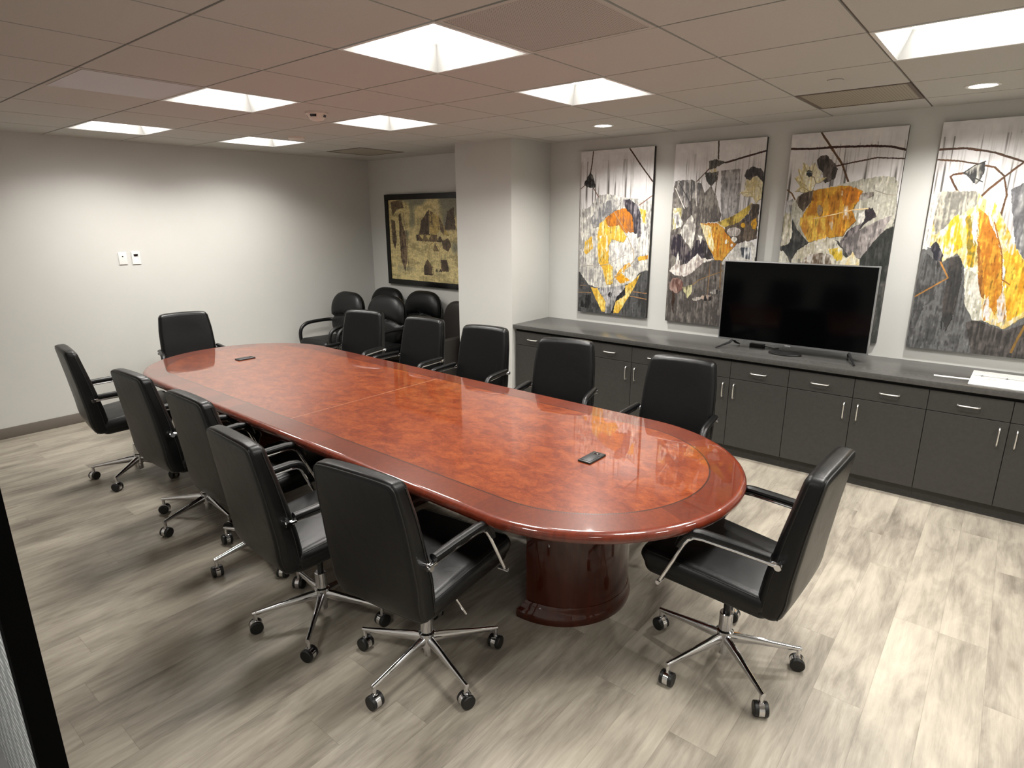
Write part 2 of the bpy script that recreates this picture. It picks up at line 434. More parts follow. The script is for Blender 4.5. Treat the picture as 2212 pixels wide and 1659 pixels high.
# round downlights, detectors, sprinkler covers
t0 = empty('recessed_downlight', (3.344, .915, H), 0, 'small round downlight above the leftmost lotus paintings', 'light', 'round downlights along the painting wall')
MB().lathe([(.085, 0), (.085, -.004), (.07, -.006), (.062, 0), (.062, .02), (.085, .02)], (0, 0, 0), 'white', 32, caps=False).build('trim_ring', t0)
MB().lathe([(.0615, -.0015), (.061, -.004)], (0, 0, 0), 'spot', 32).build('lens', t0)
lamp('SPOT', 'lamp', t0, (0, 0, -.006), SPOT_W, shadow_soft_size=.05, spot_size=math.radians(150), spot_blend=.9)
t = dup(t0); t.location = (3.40, -1.52, H); t['label'] = 'round downlight above the rightmost lotus painting'
t = empty('smoke_detector', (1.5, 2.105, H), .6, 'white domed smoke detector with dark slots between two square ceiling lights', 'smoke detector')
MB().lathe([(.075, .0), (.075, -.012), (.066, -.016), (.058, -.030), (.045, -.048), (.02, -.054), (.001, -.055)], (0, 0, 0), 'detbeige', 36).build('housing', t)
for k in range(4):
    an = k*PI/2; mb = MB()
    P = []
    for rr, z in ((.0665, -.018), (.0585, -.0335)):
        P.append([(rr*math.cos(an+s_*.36), rr*math.sin(an+s_*.36), z) for s_ in (-1, -.5, 0, .5, 1)])
    for q in range(4): mb.quad([P[0][q], P[0][q+1], P[1][q+1], P[1][q]], 'glassdark')
    mb.build('sensor_slot', t, smooth=0)
t = empty('ceiling_speaker', (2.144, 3.393, H), 0, 'shallow round disc on the ceiling between the two farthest rows of lights', 'detector')
MB().lathe([(.075, 0), (.073, -.016), (.06, -.024), (.001, -.026)], (0, 0, 0), 'detbeige', 32).build('cover', t)
for x, y, l in ((2.711, -.911, 'small round sprinkler cover plate near the brownish return grille'), (2.72, 3.318, 'small round sprinkler cover plate near the far corner')):
    o = MB().lathe([(.04, .0), (.042, -.003), (.001, -.005)], (0, 0, 0), 'ceil', 28).build('sprinkler_cover', None, (x, y, H-.0005)); tag(o, l, 'sprinkler', 'sprinkler cover plates')

# wall plates
t = empty('wall_plate', (1.07, YF, 1.51), 0, 'white cable plate with one small dark hole, left of the pair', 'wall plate', 'plates on the far wall')
MB().rbox((.036, .004, .058), .003, 'white', lambda p: p+Vector((0, -.004, 0)), 2, (2, 2, 2)).build('plate', t)
MB().lathe([(.0065, -.0085), (.006, -.0095), (.001, -.0096)], (0, 0, .018), 'dark', 14, 'y').build('cable_hole', t)
t = empty('wall_plate', (1.187, YF, 1.51), 0, 'white recessed pass-through plate with a dark opening, right of the pair', 'wall plate', 'plates on the far wall')
mb = MB()
for lo, hi in (((-.037, -.009, -.059), (-.02, 0, .059)), ((.02, -.009, -.059), (.037, 0, .059)), ((-.02, -.009, .036), (.02, 0, .059)), ((-.02, -.009, -.059), (.02, 0, -.036))): mb.box(lo, hi, 'white')
mb.build('plate', t, smooth=0)
mb = MB(); mb.quad([(-.02, -.008, -.036), (.02, -.008, -.036), (.02, -.001, .02), (-.02, -.001, .02)], 'white'); mb.quad([(-.02, -.001, .02), (.02, -.001, .02), (.02, -.001, .036), (-.02, -.001, .036)], 'black'); mb.box((-.016, -.006, .016), (.016, -.003, .034), 'glassdark')
mb.build('cable_opening', t, smooth=0)

# ---------------------------------------------------------------- conference table
TC, TA, TR, TL, TZ = (1.1977, 1.2955), -.0119, .7514, 3.2917, .75
table = empty('conference_table', (TC[0], TC[1], 0), TA, 'long racetrack shaped conference table of glossy reddish cherry burl', 'table')
def track(off, z, n=40):
    R = TR-off; L = TL/2; pts = []
    for k in range(n+1):
        a = PI*k/n; pts.append((R*math.cos(a), L+R*math.sin(a), z))
    ns = 24
    for k in range(1, ns): pts.append((-R, L-2*L*k/ns, z))
    for k in range(n+1):
        a = PI+PI*k/n; pts.append((R*math.cos(a), -L+R*math.sin(a), z))
    for k in range(1, ns): pts.append((R, -L+2*L*k/ns, z))
    return pts
base_t = track(.1, 0); U = [0.]
for k in range(len(base_t)): a = Vector(base_t[k]); b = Vector(base_t[(k+1) % len(base_t)]); U.append(U[-1]+(b-a).length)
mb = MB()
c_ring = track(.165, TZ); mb.quad(c_ring, 'burl')
mb.rings([track(.165, TZ), track(.157, TZ)], 'inlay', False, False, uvs=U)
mb.rings([track(.157, TZ), track(.028, TZ)], 'band', False, False, uvs=U)
prof = [(.028, 0)] + [(.028-.028*math.sin(a), -.026+.026*math.cos(a)) for a in [PI/2*k/8 for k in range(1, 9)]] + [(.001, -.032), (.028-.027*math.cos(.9), -.032-.014), (.03, -.048), (.06, -.048)]
mb.rings([track(p, TZ+z) for p, z in prof], 'cherry', False, False)
mb.quad(track(.06, TZ-.048)[::-1], 'cherry')
mb.build('tabletop', table, smooth=40)
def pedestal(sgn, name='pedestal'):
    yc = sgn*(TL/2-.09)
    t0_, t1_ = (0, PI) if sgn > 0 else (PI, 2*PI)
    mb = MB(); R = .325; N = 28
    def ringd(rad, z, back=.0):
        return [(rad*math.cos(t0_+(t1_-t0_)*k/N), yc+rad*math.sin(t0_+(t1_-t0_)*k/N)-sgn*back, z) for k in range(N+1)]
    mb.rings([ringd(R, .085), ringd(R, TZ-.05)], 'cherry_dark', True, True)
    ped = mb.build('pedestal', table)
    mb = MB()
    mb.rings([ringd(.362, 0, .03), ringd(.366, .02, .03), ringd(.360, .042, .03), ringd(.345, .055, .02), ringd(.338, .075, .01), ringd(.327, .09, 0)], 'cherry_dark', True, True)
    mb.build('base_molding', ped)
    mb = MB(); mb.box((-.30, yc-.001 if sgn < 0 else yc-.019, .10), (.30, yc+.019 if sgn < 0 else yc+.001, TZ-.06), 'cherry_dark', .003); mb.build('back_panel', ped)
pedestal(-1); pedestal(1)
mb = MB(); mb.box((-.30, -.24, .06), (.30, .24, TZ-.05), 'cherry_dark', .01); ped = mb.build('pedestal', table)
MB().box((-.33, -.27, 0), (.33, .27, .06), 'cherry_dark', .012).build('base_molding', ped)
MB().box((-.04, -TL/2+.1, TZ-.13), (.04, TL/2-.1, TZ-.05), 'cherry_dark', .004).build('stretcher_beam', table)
for x, y in ((1.190, -.395), (1.235, 3.012)):
    d = Matrix.Rotation(-TA, 2) @ Vector((x-TC[0], y-TC[1]))
    h = MB().rbox((.072, .036, .006), .005, 'black', lambda p: p+Vector((0, 0, .004)), 2, (4, 2, 1)).build('power_hatch', table, (d.x, d.y, TZ), (0, 0, 0)); h['label'] = 'black plastic power hatch'
    MB().box((-.06, -.027, .0095), (.035, .027, .0115), 'tvback', .001).build('hatch_lid', h)
    MB().box((.038, -.012, .008), (.056, .012, .0125), 'glassdark', .001).build('finger_notch', h)

# ---------------------------------------------------------------- conference chairs
def lerp(a, b, t): return a+(b-a)*t
def interp(tab, x):
    for (a, va), (b, vb) in zip(tab, tab[1:]):
        if x <= b: return lerp(va, vb, max(0, min(1, (x-a)/(b-a))))
    return tab[-1][1]
BX = [(0, -.212), (.12, -.232), (.3, -.245), (.6, -.275), (1, -.322)]      # centre line of the back, x against height fraction
BT = [(0, .048), (.15, .057), (.5, .050), (1, .037)]
BW = [(0, .222), (.3, .232), (.75, .222), (1, .203)]
BH = .305
def back_fn(p):
    t = (p.z+BH)/(2*BH); k = p.x/.045
    w_ = interp(BW, t)*(p.y/.225)
    x = interp(BX, t) + k*interp(BT, t)
    if k > 0: x -= .010*(1-(p.y/.225)**2)*math.sin(PI*max(0, min(1, t)))       # shallow dish for the sitter
    else: x -= .006*(1-(p.y/.225)**2)
    return Vector((x, w_, .428+.607*t - (.006*(p.y/.225)**2 + .010*abs(p.y/.225)**6)*t))
def seat_fn(p):
    k = p.z/.055; t = (p.x+.25)/.5
    z = .478+.055*k*lerp(.9, 1.05, t) + .075*(t-.35)*.5
    if k > 0: z += .012*(1-(p.y/.25)**2)*(1-((p.x)/.25)**2)
    y = p.y*lerp(.92, 1.04, t)
    if k < 0: y *= .95
    return Vector((.03+p.x*1.03 + (.012 if k > 0 and t > .9 else 0), y, z))
def seam(fn, h, rad, ax):
    """points round the edge between the face on axis ax[0]*sign and its neighbours"""
    i, sg = ax; j, k = (i+1) % 3, (i+2) % 3; c = .7071*rad; P = []
    a, b = h[j]-rad+c, h[k]-rad+c; r_ = rad*.8
    def q(u_, v_): v = [0, 0, 0]; v[i] = sg*(h[i]-rad+c); v[j] = u_; v[k] = v_; return fn(Vector(v))
    n = 16
    for s_ in range(n): P.append(q(lerp(-a+r_, a-r_, s_/n), -b))
    for s_ in range(5): t = -PI/2+PI/2*s_/5; P.append(q(a-r_+r_*math.cos(t), -b+r_+r_*math.sin(t)))
    for s_ in range(n): P.append(q(a, lerp(-b+r_, b-r_, s_/n)))
    for s_ in range(5): t = PI/2*s_/5; P.append(q(a-r_+r_*math.cos(t), b-r_+r_*math.sin(t)))
    for s_ in range(n): P.append(q(lerp(a-r_, -a+r_, s_/n), b))
    for s_ in range(5): t = PI/2+PI/2*s_/5; P.append(q(-a+r_+r_*math.cos(t), b-r_+r_*math.sin(t)))
    for s_ in range(n): P.append(q(-a, lerp(b-r_, -b+r_, s_/n)))
    for s_ in range(5): t = PI+PI/2*s_/5; P.append(q(-a+r_+r_*math.cos(t), -b+r_+r_*math.sin(t)))
    return P

def make_chair():
    t = empty('office_chair', (0, 0, 0), 0, 'x', 'chair', 'black leather chairs around the conference table')
    hb = (.045, .225, BH)
    bk = MB().rbox(hb, .030, 'leather', back_fn, 4, (2, 10, 14)).build('backrest', t, smooth=60)
    mb = MB(); mb.tube(seam(back_fn, hb, .030, (0, -1)), .0032, 'piping', 6, True)
    P = [back_fn(Vector((x, s_*.226, lerp(-BH+.02, BH-.02, k/14)))) for s_ in (1,) for x in (.018,) for k in range(15)]
    Q = [Vector((p.x, -p.y, p.z)) for p in P]
    mb.tube(P, .0022, 'piping', 6); mb.tube(Q, .0022, 'piping', 6)
    mb.build('piping', bk)
    hs = (.25, .25, .060)
    st = MB().rbox(hs, .042, 'leather', seat_fn, 4, (10, 10, 2)).build('seat', t, smooth=60)
    MB().tube(seam(seat_fn, hs, .042, (2, 1)), .0026, 'piping', 6, True).build('piping', st)
    MB().box((-.11, -.08, .385), (.11, .08, .432), 'black', .008).build('tilt_mechanism', t)
    mb = MB(); mb.tube([(-.02, -.06, .405), (-.02, -.15, .405), (-.015, -.175, .395), (.02, -.20, .31)], .0045, 'chrome', 8); mb.build('height_lever', t)
    for sd in (1, -1):
        pts = [(-.25, sd*.245, .684), (-.1, sd*.25, .688), (.03, sd*.256, .690), (.062, sd*.258, .686), (.083, sd*.261, .672), (.098, sd*.265, .648), (.14, sd*.275, .555), (.181, sd*.285, .462)]
        ar = MB().tube(pts, .0075, 'chrome', 10).build('armrest', t)
        mb = MB()
        Pp = [(-.225, sd*.246, .708), (-.222, sd*.246, .708), (-.1, sd*.25, .712), (.03, sd*.256, .714), (.068, sd*.258, .708), (.094, sd*.261, .690), (.112, sd*.266, .66), (.122, sd*.268, .635), (.124, sd*.268, .632)]
        mb.tube(Pp, [.012, .019, .0205, .0205, .020, .019, .017, .014, .006], 'leather', 12, False, .85); mb.build('arm_pad', ar)
        mb = MB(); mb.tube([(-.25, sd*.262, .684), (-.25, sd*.218, .684)], .0125, 'chrome', 14)
        mb.tube([(-.262, sd*.245, .683), (-.215, sd*.246, .685)], .0115, 'chrome', 12); mb.build('rear_bolt', ar)
        MB().tube([(.182, sd*.300, .459), (.182, sd*.255, .459)], .009, 'chrome', 12).build('front_bolt', ar)
    mb = MB(); mb.lathe([(.0145, .235), (.0145, .395)], (0, 0, 0), 'black', 18)
    mb.build('gas_lift', t)
    mb = MB(); mb.lathe([(.017, .042), (.019, .046), (.019, .085), (.030, .092), (.031, .15), (.036, .153), (.036, .160), (.028, .166), (.028, .172), (.028, .243), (.0255, .246), (.015, .246)], (0, 0, 0), 'chrome', 28)
    mb.build('base_hub', t)
    leg_proto = None
    for k in range(5):
        mb = MB(); sec = []
        for x, zc, hw, hh in ((.02, .125, .0155, .026), (.06, .123, .015, .0245), (.2, .110, .0115, .0155), (.300, .100, .0095, .0105), (.318, .099, .009, .0095)):
            sec.append([(x, hw*math.cos(a), zc+hh*math.sin(a)*(1 if math.sin(a) > 0 else 1.)) for a in [2*PI*q/14 for q in range(14)]])
        if leg_proto is None:
            mb.rings(sec, 'chrome'); mb.lathe([(.0095, .060), (.0095, .1)], (.308, 0, 0), 'chrome', 12)
            lg = mb.build('leg', t); leg_proto = lg
            mb = MB()
            for sd in (1, -1):
                mb.lathe([(.001, sd*.009), (.026, sd*.009), (.030, sd*.012), (.030, sd*.024), (.027, sd*.027), (.001, sd*.027)], (0, 0, .030), 'rubber', 22, 'y')
            mb.lathe([(.0275, -.0115), (.0305, -.0105), (.0305, .0105), (.0275, .0115)], (0, 0, .031), 'chrome', 20, 'y')
            mb.lathe([(.010, .052), (.010, .066)], (.0, 0, 0), 'chrome', 12)
            cs = mb.build('caster', lg, (.308, 0, 0))
        else:
            lg = dup(leg_proto, t)
        lg.rotation_euler = (0, 0, 2*PI*k/5)
    return t
CH = make_chair()
R = math.radians
chairs = [
 (.327, -.124, 6.9, 40, 'black leather chair nearest the camera, back turned, on the near side of the table'),
 (1.146, -1.116, 88, 12, 'black leather chair alone at the right near end of the table'),
 (.231, .510, -3.1, 8, 'black leather chair directly behind the nearest one on the near side of the table'),
 (.372, 1.267, 0, 38, 'black leather chair third from the camera in the overlapping near side row'),
 (.369, 2.010, 2, 52, 'black leather chair fourth in the near side row, second from its far left end'),
 (.360, 3.090, -7, 5, 'black leather chair at the far left end of the near side row'),
 (2.050, -.355, 187, 20, 'black leather chair in front of the grey cabinets, closest to the television'),
 (2.095, .496, 197, 50, 'black leather chair in front of the first grey cabinets, just right of the column'),
 (2.141, 1.361, 190, 10, 'black leather chair in front of the white column'),
 (2.134, 2.089, 187.5, 60, 'black leather chair left of the one before the column, hiding the brown armchair'),
 (2.081, 2.809, 196, 33, 'black leather chair in front of the rounded guest chairs by the corner'),
 (1.179, 3.835, -103.7, 15, 'black leather chair at the far head of the table by the plain wall'),
]
for k, (x, y, a, b, lab) in enumerate(chairs):
    t = CH if k == 0 else dup(CH)
    t.location = (x, y, 0); t.rotation_euler = (0, 0, R(a)); t['label'] = lab
    q = 0
    for ch in t.children:
        if ch.name.startswith('leg'):
            ch.rotation_euler = (0, 0, R(b-a)+2*PI*q/5); q += 1
            for c2 in ch.children: c2.rotation_euler = (0, 0, random.Random(k*7+q).uniform(0, 6.28))

# ---------------------------------------------------------------- rounded guest chairs in the corner
def pillow(mb, key, W, Hh, D, n, fn, dimple=None, N=28):
    """soft pad: superellipse outline W x Hh, thickness D, mapped by fn(x_depth, y, z)"""
    ms = [0, .12, .25, .38, .5, .6, .7, .8, .88, .94, .98, 1.]
    A = 56
    def pt(m_, a, sgn):
        c, s_ = math.cos(a), math.sin(a)
        k = (abs(c)**n+abs(s_)**n)**(-1/n)
        y, z = W*m_*c*k, Hh*m_*s_*k
        d = D*math.sqrt(max(0, 1-m_**6))*sgn
        if sgn > 0 and dimple: d += dimple(y, z)
        return fn(Vector((d, y, z)))
    m = mb.mi(key)
    for sgn in (1, -1):
        c0 = mb.bm.verts.new(pt(0, 0, sgn)); prev = None
        for m_ in ms[1:]:
            ring = [mb.bm.verts.new(pt(m_, 2*PI*k/A, sgn)) for k in range(A)]
            for k in range(A):
                j = (k+1) % A
                mb.bm.faces.new((c0, ring[k], ring[j]) if prev is None else (prev[k], ring[k], ring[j], prev[j])).material_index = m
            prev = ring
    bmesh.ops.remove_doubles(mb.bm, verts=mb.bm.verts, dist=1e-5)
def make_guest():
    t = empty('guest_armchair', (0, 0, 0), 0, 'x', 'chair', 'rounded black guest chairs stored in the corner')
    def crease(y, z):
        zc = -.03+.05*(1-(y/.26)**2)
        return -.042*math.exp(-((z-zc)/.018)**2) + .016*math.exp(-((z-zc-.13)/.11)**2) + .012*math.exp(-((z-zc+.12)/.09)**2)
    tilt = lambda p: Vector((-.235+p.x-.12*(p.z), p.y*(1-.10*max(0, -p.z/.28)), .735+p.z))
    mb = MB(); pillow(mb, 'leather2', .295, .285, .070, 3.0, tilt, crease); mb.build('backrest', t, smooth=60)
    mb = MB(); mb.rbox((.265, .265, .065), .05, 'leather2', lambda p: Vector((.03+p.x, p.y, .43+p.z+.03*(p.x) + (.014*(1-(p.y/.265)**2) if p.z > 0 else 0))), 4, (8, 8, 2)).build('seat', t, smooth=60)
    for sd in (1, -1):
        y = sd*.295
        pts = [(-.22, sd*.25, .66), (-.17, y, .668), (-.05, y, .672), (.10, y, .668), (.17, y, .655), (.225, y, .62), (.25, y, .565), (.253, y, .50), (.24, y, .43), (.20, y, .385), (.14, sd*.26, .37)]
        P = [Vector(p) for p in pts]; Q = []
        for i in range(len(P)-1):
            p0, p1, p2, p3 = P[max(i-1, 0)], P[i], P[i+1], P[min(i+2, len(P)-1)]
            for s_ in range(4):
                v = s_/4; Q.append(.5*((2*p1)+(p2-p0)*v+(2*p0-5*p1+4*p2-p3)*v*v+(3*p1-p0-3*p2+p3)*v**3))
        Q.append(P[-1])
        MB().tube(Q, .021, 'black', 12).build('armrest', t)
    mb = MB(); mb.lathe([(.03, .08), (.03, .2), (.018, .2), (.018, .37)], (0, 0, 0), 'black', 18); mb.box((-.1, -.1, .35), (.1, .1, .372), 'black', .005); mb.build('pedestal', t)
    lp = None
    for k in range(5):
        if lp is None:
            mb = MB(); sec = [[(x, hw*math.cos(a), zc+hh*math.sin(a)) for a in [2*PI*q/12 for q in range(12)]] for x, zc, hw, hh in ((.02, .11, .018, .02), (.2, .09, .015, .014), (.29, .078, .012, .01))]
            mb.rings(sec, 'black'); lp = mb.build('leg', t)
            mb = MB()
            for sd in (1, -1): mb.lathe([(.001, sd*.004), (.026, sd*.004), (.026, sd*.022), (.001, sd*.022)], (.28, 0, .026), 'rubber', 16, 'y')
            mb.lathe([(.007, .03), (.007, .08)], (.28, 0, 0), 'black', 10)
            mb.build('caster', lp)
        else: lg = dup(lp, t); lg.rotation_euler = (0, 0, 2*PI*k/5)
    return t
G = make_guest()
for k, (x, y, a, lab) in enumerate([
    (3.02, 4.37, 180, 'rounded black guest armchair at the left with its looped arm against the plain wall'),
    (3.08, 3.70, 184, 'rounded black guest chair in front of another of its kind, under the framed print'),
    (3.62, 4.36, 180, 'rounded black guest chair in the very corner, only its top showing behind another'),
    (3.64, 3.70, 182, 'rounded black guest chair with a deep crescent crease, right below the framed print')]):
    t = G if k == 0 else dup(G)
    t.location = (x, y, 0); t.rotation_euler = (0, 0, R(a)); t['label'] = lab
# brown club chair half hidden by the column
t = empty('club_armchair', (3.52, 3.03, 0), R(180), 'dark brown round-backed club armchair half hidden behind the white column', 'chair')
mb = MB(); pillow(mb, 'brown', .27, .30, .05, 2.6, lambda p: Vector((-.27+p.x-.10*p.z-.5*p.y*p.y, p.y, .655+p.z))); mb.build('backrest', t, smooth=60)
MB().rbox((.24, .215, .09), .04, 'brown', lambda p: Vector((.02+p.x, p.y, .40+p.z)), 3, (6, 6, 2)).build('seat', t, smooth=60)
for sd in (1, -1):
    MB().rbox((.27, .035, .27), .02, 'brown', lambda p: Vector((.0+p.x, sd*.255+p.y, .35+p.z)), 3, (6, 2, 6)).build('arm', t, smooth=60)
MB().tube([(-.315-.5*.0144+.05-.10*k*.03+.02, .12-.0*k, .50+.045*k) for k in range(10)], .003, 'piping', 6).build('piping', t)
for sx in (1, -1):
    for sd in (1, -1): MB().lathe([(.015, 0), (.022, .09)], (sx*.22, sd*.25, 0), 'black', 12).build('leg', t)

# ---------------------------------------------------------------- credenza
MW = .433; Y0 = 1.935; CT = .85
names = ['first from the white column', 'second from the white column', 'third from the column, below the left side of the television', 'fourth from the column, below the right side of the television', 'fifth from the column, below the drawing sheets', 'last in the row, past the right edge of the picture']
def pull(mb, a, b, out):
    """bow handle between points a and b, standing off by out along -x"""
    a, b = Vector(a), Vector(b); d = (b-a).normalized(); o_ = Vector((-out, 0, 0))
    pts = [a, a+o_*.75, a+o_+d*.008, (a+b)/2+o_*1.12, b+o_-d*.008, b+o_*.75, b]
    mb.tube(pts, .0042, 'satin', 8)
for k in range(6):
    ya = Y0-2*MW*k; yb = ya-2*MW; ym = (ya+yb)/2
    t = empty('base_cabinet', (3.52, ym, 0), 0, 'charcoal two-door two-drawer base cabinet, '+names[k], 'cabinet', 'charcoal base cabinets along the painting wall')
    def L(x, y, z): return (x-3.52, y-ym, z)
    mb = MB(); mb.box(L(3.506, yb+.0005, .09), L(XW-.002, ya-.0005, CT-.04), 'lam'); mb.box(L(3.5035, yb+.0005, CT-.0655), L(3.5075, ya-.0005, CT-.041), 'dark'); mb.build('body', t, smooth=0)  # dark strip paints in the shadow under the worktop overhang
    MB().box(L(3.535, yb+.0005, 0), L(XW-.002, ya-.0005, .09), 'lam').build('toe_kick', t, smooth=0)
    for s_ in (0, 1):
        a = ya-MW*s_; b = a-MW
        d = MB().box(L(3.487, b+.0018, .652), L(3.505, a-.0018, CT-.064), 'lam', .0012, 1).build('drawer', t)
        mb = MB(); c = (a+b)/2; pull(mb, L(3.487, c+.057, .718), L(3.487, c-.057, .718), .028); mb.build('handle', d)
        d = MB().box(L(3.487, b+.0018, .095), L(3.505, a-.0018, .648), 'lam', .0012, 1).build('door', t)
        mb = MB(); yy = (ym+.043) if s_ == 0 else (ym-.043); pull(mb, L(3.487, yy, .495), L(3.487, yy, .608), .028); mb.build('handle', d)
mb = MB(); mb.box((3.463, Y0-12*MW, CT-.04), (XW, 1.955, CT), 'lamtop', .0025)
o = mb.build('countertop'); tag(o, 'long charcoal grey worktop running along the painting wall', 'countertop')

# television and what lies on the counter
t = empty('television', (3.75, -.56, CT), 0, 'flat black television with thin silver frame standing on the grey worktop', 'television')
hw, z0, z1 = .549, .053, .690
MB().rbox((.009, hw, (z1-z0)/2), .004, 'silver', lambda p: Vector((p.x+.008, p.y, p.z+(z0+z1)/2)), 2, (1, 8, 6)).build('bezel', t)
MB().box((-.0022, -hw+.010, z0+.018), (-.0008, hw-.010, z1-.009), 'screen').build('screen', t, smooth=0)
MB().rbox((.022, hw-.10, .24), .012, 'tvback', lambda p: Vector((p.x+.032, p.y, p.z+.33)), 2, (1, 4, 4)).build('back_housing', t)
MB().box((-.0030, -.022, z0-.004), (.006, .022, z0+.006), 'silver', .002).build('logo_badge', t)
for sy in (1, -1):
    yc = sy*.425
    mb = MB(); mb.tube([(.012, yc, z0+.01), (-.02, yc+sy*.02, .035), (-.16, yc+sy*.075, .008)], [.011, .010, .006], 'tvback', 8)
    mb.tube([(.012, yc, z0+.01), (.04, yc-sy*.005, .035), (.11, yc-sy*.02, .008)], [.011, .010, .006], 'tvback', 8); mb.build('foot', t)
o = MB().lathe([(.11, 0), (.122, .006), (.118, .014), (.06, .020), (.001, .021)], (0, 0, 0), 'black', 40).build('oval_dish', None, (3.70, -.56, CT)); o.scale = (.55, 1, 1)
tag(o, 'low oval black plastic dish on the worktop under the television', 'dish')
o = MB().rbox((.03, .055, .014), .004, 'black', lambda p: p+Vector((0, 0, .014)), 2, (1, 1, 1)).build('media_box', None, (3.86, -.30, CT)); tag(o, 'small black box on the worktop behind the left side of the television', 'media box')
MB().tube([(.0, -.05, .012), (.02, -.09, .004), (-.01, -.13, .004), (.03, -.16, .004)], .003, 'black', 8).build('cable', o)

t = empty('drawing_sheets', (3.72, -2.03, CT), R(-1), 'stack of large white printed drawing sheets lying on the worktop at the right', 'paper')
mb = MB()
for k in range(5):
    dx = random.uniform(-.003, .003); dy = random.uniform(-.004, .004); mb.box((-.225+dx, -.31+dy, .0016*k), (.225+dx, .31+dy, .0016*k+.0013), 'paper')
mb.build('paper_stack', t, smooth=0)
mb = MB(); z = .0083
def strip(x0, y0, x1, y1, key='ink'): mb.quad([(x0, y0, z), (x1, y0, z), (x1, y1, z), (x0, y1, z)], key)
strip(.057, -.30, .062, .30)
for k in range(5): y = .255-.13*k; strip(.035, y-.0025, .085, y+.0025); strip(.052, y-.012, .067, y+.012)
rr = random.Random(3)
for k in range(110):
    x = rr.uniform(.075, .19); y = rr.uniform(-.28, .29); strip(x, y-rr.uniform(.002, .010), x+.0022, y)
for k in range(14): x = rr.uniform(-.10, .0); y = rr.uniform(.18, .27); strip(x, y-.015, x+.003, y, 'pink')
for k in range(18): x = rr.uniform(-.15, -.02); y = rr.uniform(-.27, .1); strip(x, y-.012, x+.0015, y)
mb.build('printed_lines', t, smooth=0)
o = MB().box((-.018, -.10, 0), (.018, .10, .003), 'paper', .001).build('scale_ruler', None, (3.655, -1.625, CT), (0, 0, R(4))); tag(o, 'flat white ruler lying left of the drawing sheets', 'ruler')

# ---------------------------------------------------------------- paintings
def vnoise(rs, Hn, Wn, fv, fu):
    g_ = rs.rand(int(fv)+3, int(fu)+3)
    v = np.linspace(0, fv, Hn)[:, None]*np.ones((1, Wn)); u_ = np.linspace(0, fu, Wn)[None]*np.ones((Hn, 1))
    vi, ui = v.astype(int), u_.astype(int); a, b = v-vi, u_-ui; a = a*a*(3-2*a); b = b*b*(3-2*b)
    return (g_[vi, ui]*(1-a)*(1-b)+g_[vi+1, ui]*a*(1-b)+g_[vi, ui+1]*(1-a)*b+g_[vi+1, ui+1]*a*b)
def inside(P, u_, v):
    r_ = np.zeros(u_.shape, bool); n = len(P)
    for i in range(n):
        x0, y0 = P[i]; x1, y1 = P[(i+1) % n]
        if y0 == y1: continue
        c = (v > min(y0, y1)) & (v <= max(y0, y1)) & (u_ < (v-y0)*(x1-x0)/(y1-y0)+x0); r_ ^= c
    return r_
def seg_d(P, u_, v, asp):
    d = np.full(u_.shape, 9.)
    for (x0, y0), (x1, y1) in zip(P, P[1:]):
        x0, x1 = x0*asp, x1*asp; X = u_*asp; L2 = (x1-x0)**2+(y1-y0)**2+1e-12
        t_ = np.clip(((X-x0)*(x1-x0)+(v-y0)*(y1-y0))/L2, 0, 1); d = np.minimum(d, np.hypot(X-x0-t_*(x1-x0), v-y0-t_*(y1-y0)))
    return d
def raster(spec, base, seed, Hn, Wn, asp, wob=.006, outline=True):
    rs = np.random.RandomState(seed)
    V, Uu = np.meshgrid(np.linspace(0, 1, Hn), np.linspace(0, 1, Wn), indexing='ij')
    wu = (vnoise(rs, Hn, Wn, 60, 30)-.5)*wob*1.6+(vnoise(rs, Hn, Wn, 150, 80)-.5)*wob; wv = (vnoise(rs, Hn, Wn, 30, 70)-.5)*wob*1.8
    st = .5*vnoise(rs, Hn, Wn, 9, 75)+.3*vnoise(rs, Hn, Wn, 26, 40)+.2*vnoise(rs, Hn, Wn, 60, 110)
    bl = .6*vnoise(rs, Hn, Wn, 22, 11)+.4*vnoise(rs, Hn, Wn, 70, 36)
    im = base(V, Uu, st, bl, rs)
    dab = .65*vnoise(rs, Hn, Wn, 26, 90)+.35*vnoise(rs, Hn, Wn, 70, 120)
    for s_ in spec:
        if s_[0] == 'L':
            m = seg_d(s_[1], Uu+wu*.25, V+wv*.12, asp) < max(s_[2], .0022)*(.75+.5*bl); im[m] = np.array(s_[3])*(.8+.5*bl[m][:, None])
        else:
            P = s_[1]; m = inside(P, Uu+wu, V+wv*.6)
            k = .62*st+.38*bl; th = np.quantile(k, 1-s_[4]); f_ = np.clip((k-th)/.17+.5, 0, 1)[..., None]
            c = np.array(s_[2])*(1-f_)+np.array(s_[3])*f_
            c = c*(.93+.14*vnoise(rs, Hn, Wn, 120, 60)[..., None])
            c = c*(1+.22*np.clip((dab-.66)*6, 0, 1)-.34*np.clip((.30-dab)*6, 0, 1))[..., None]
            im[m] = c[m]
            if outline and len(P) > 7:
                e = m & ~inside([(x, y) for x, y in P], Uu+wu+.004, V+wv*.6+.0025)
                im[e] *= .62
    return np.clip(im, 0, 1)
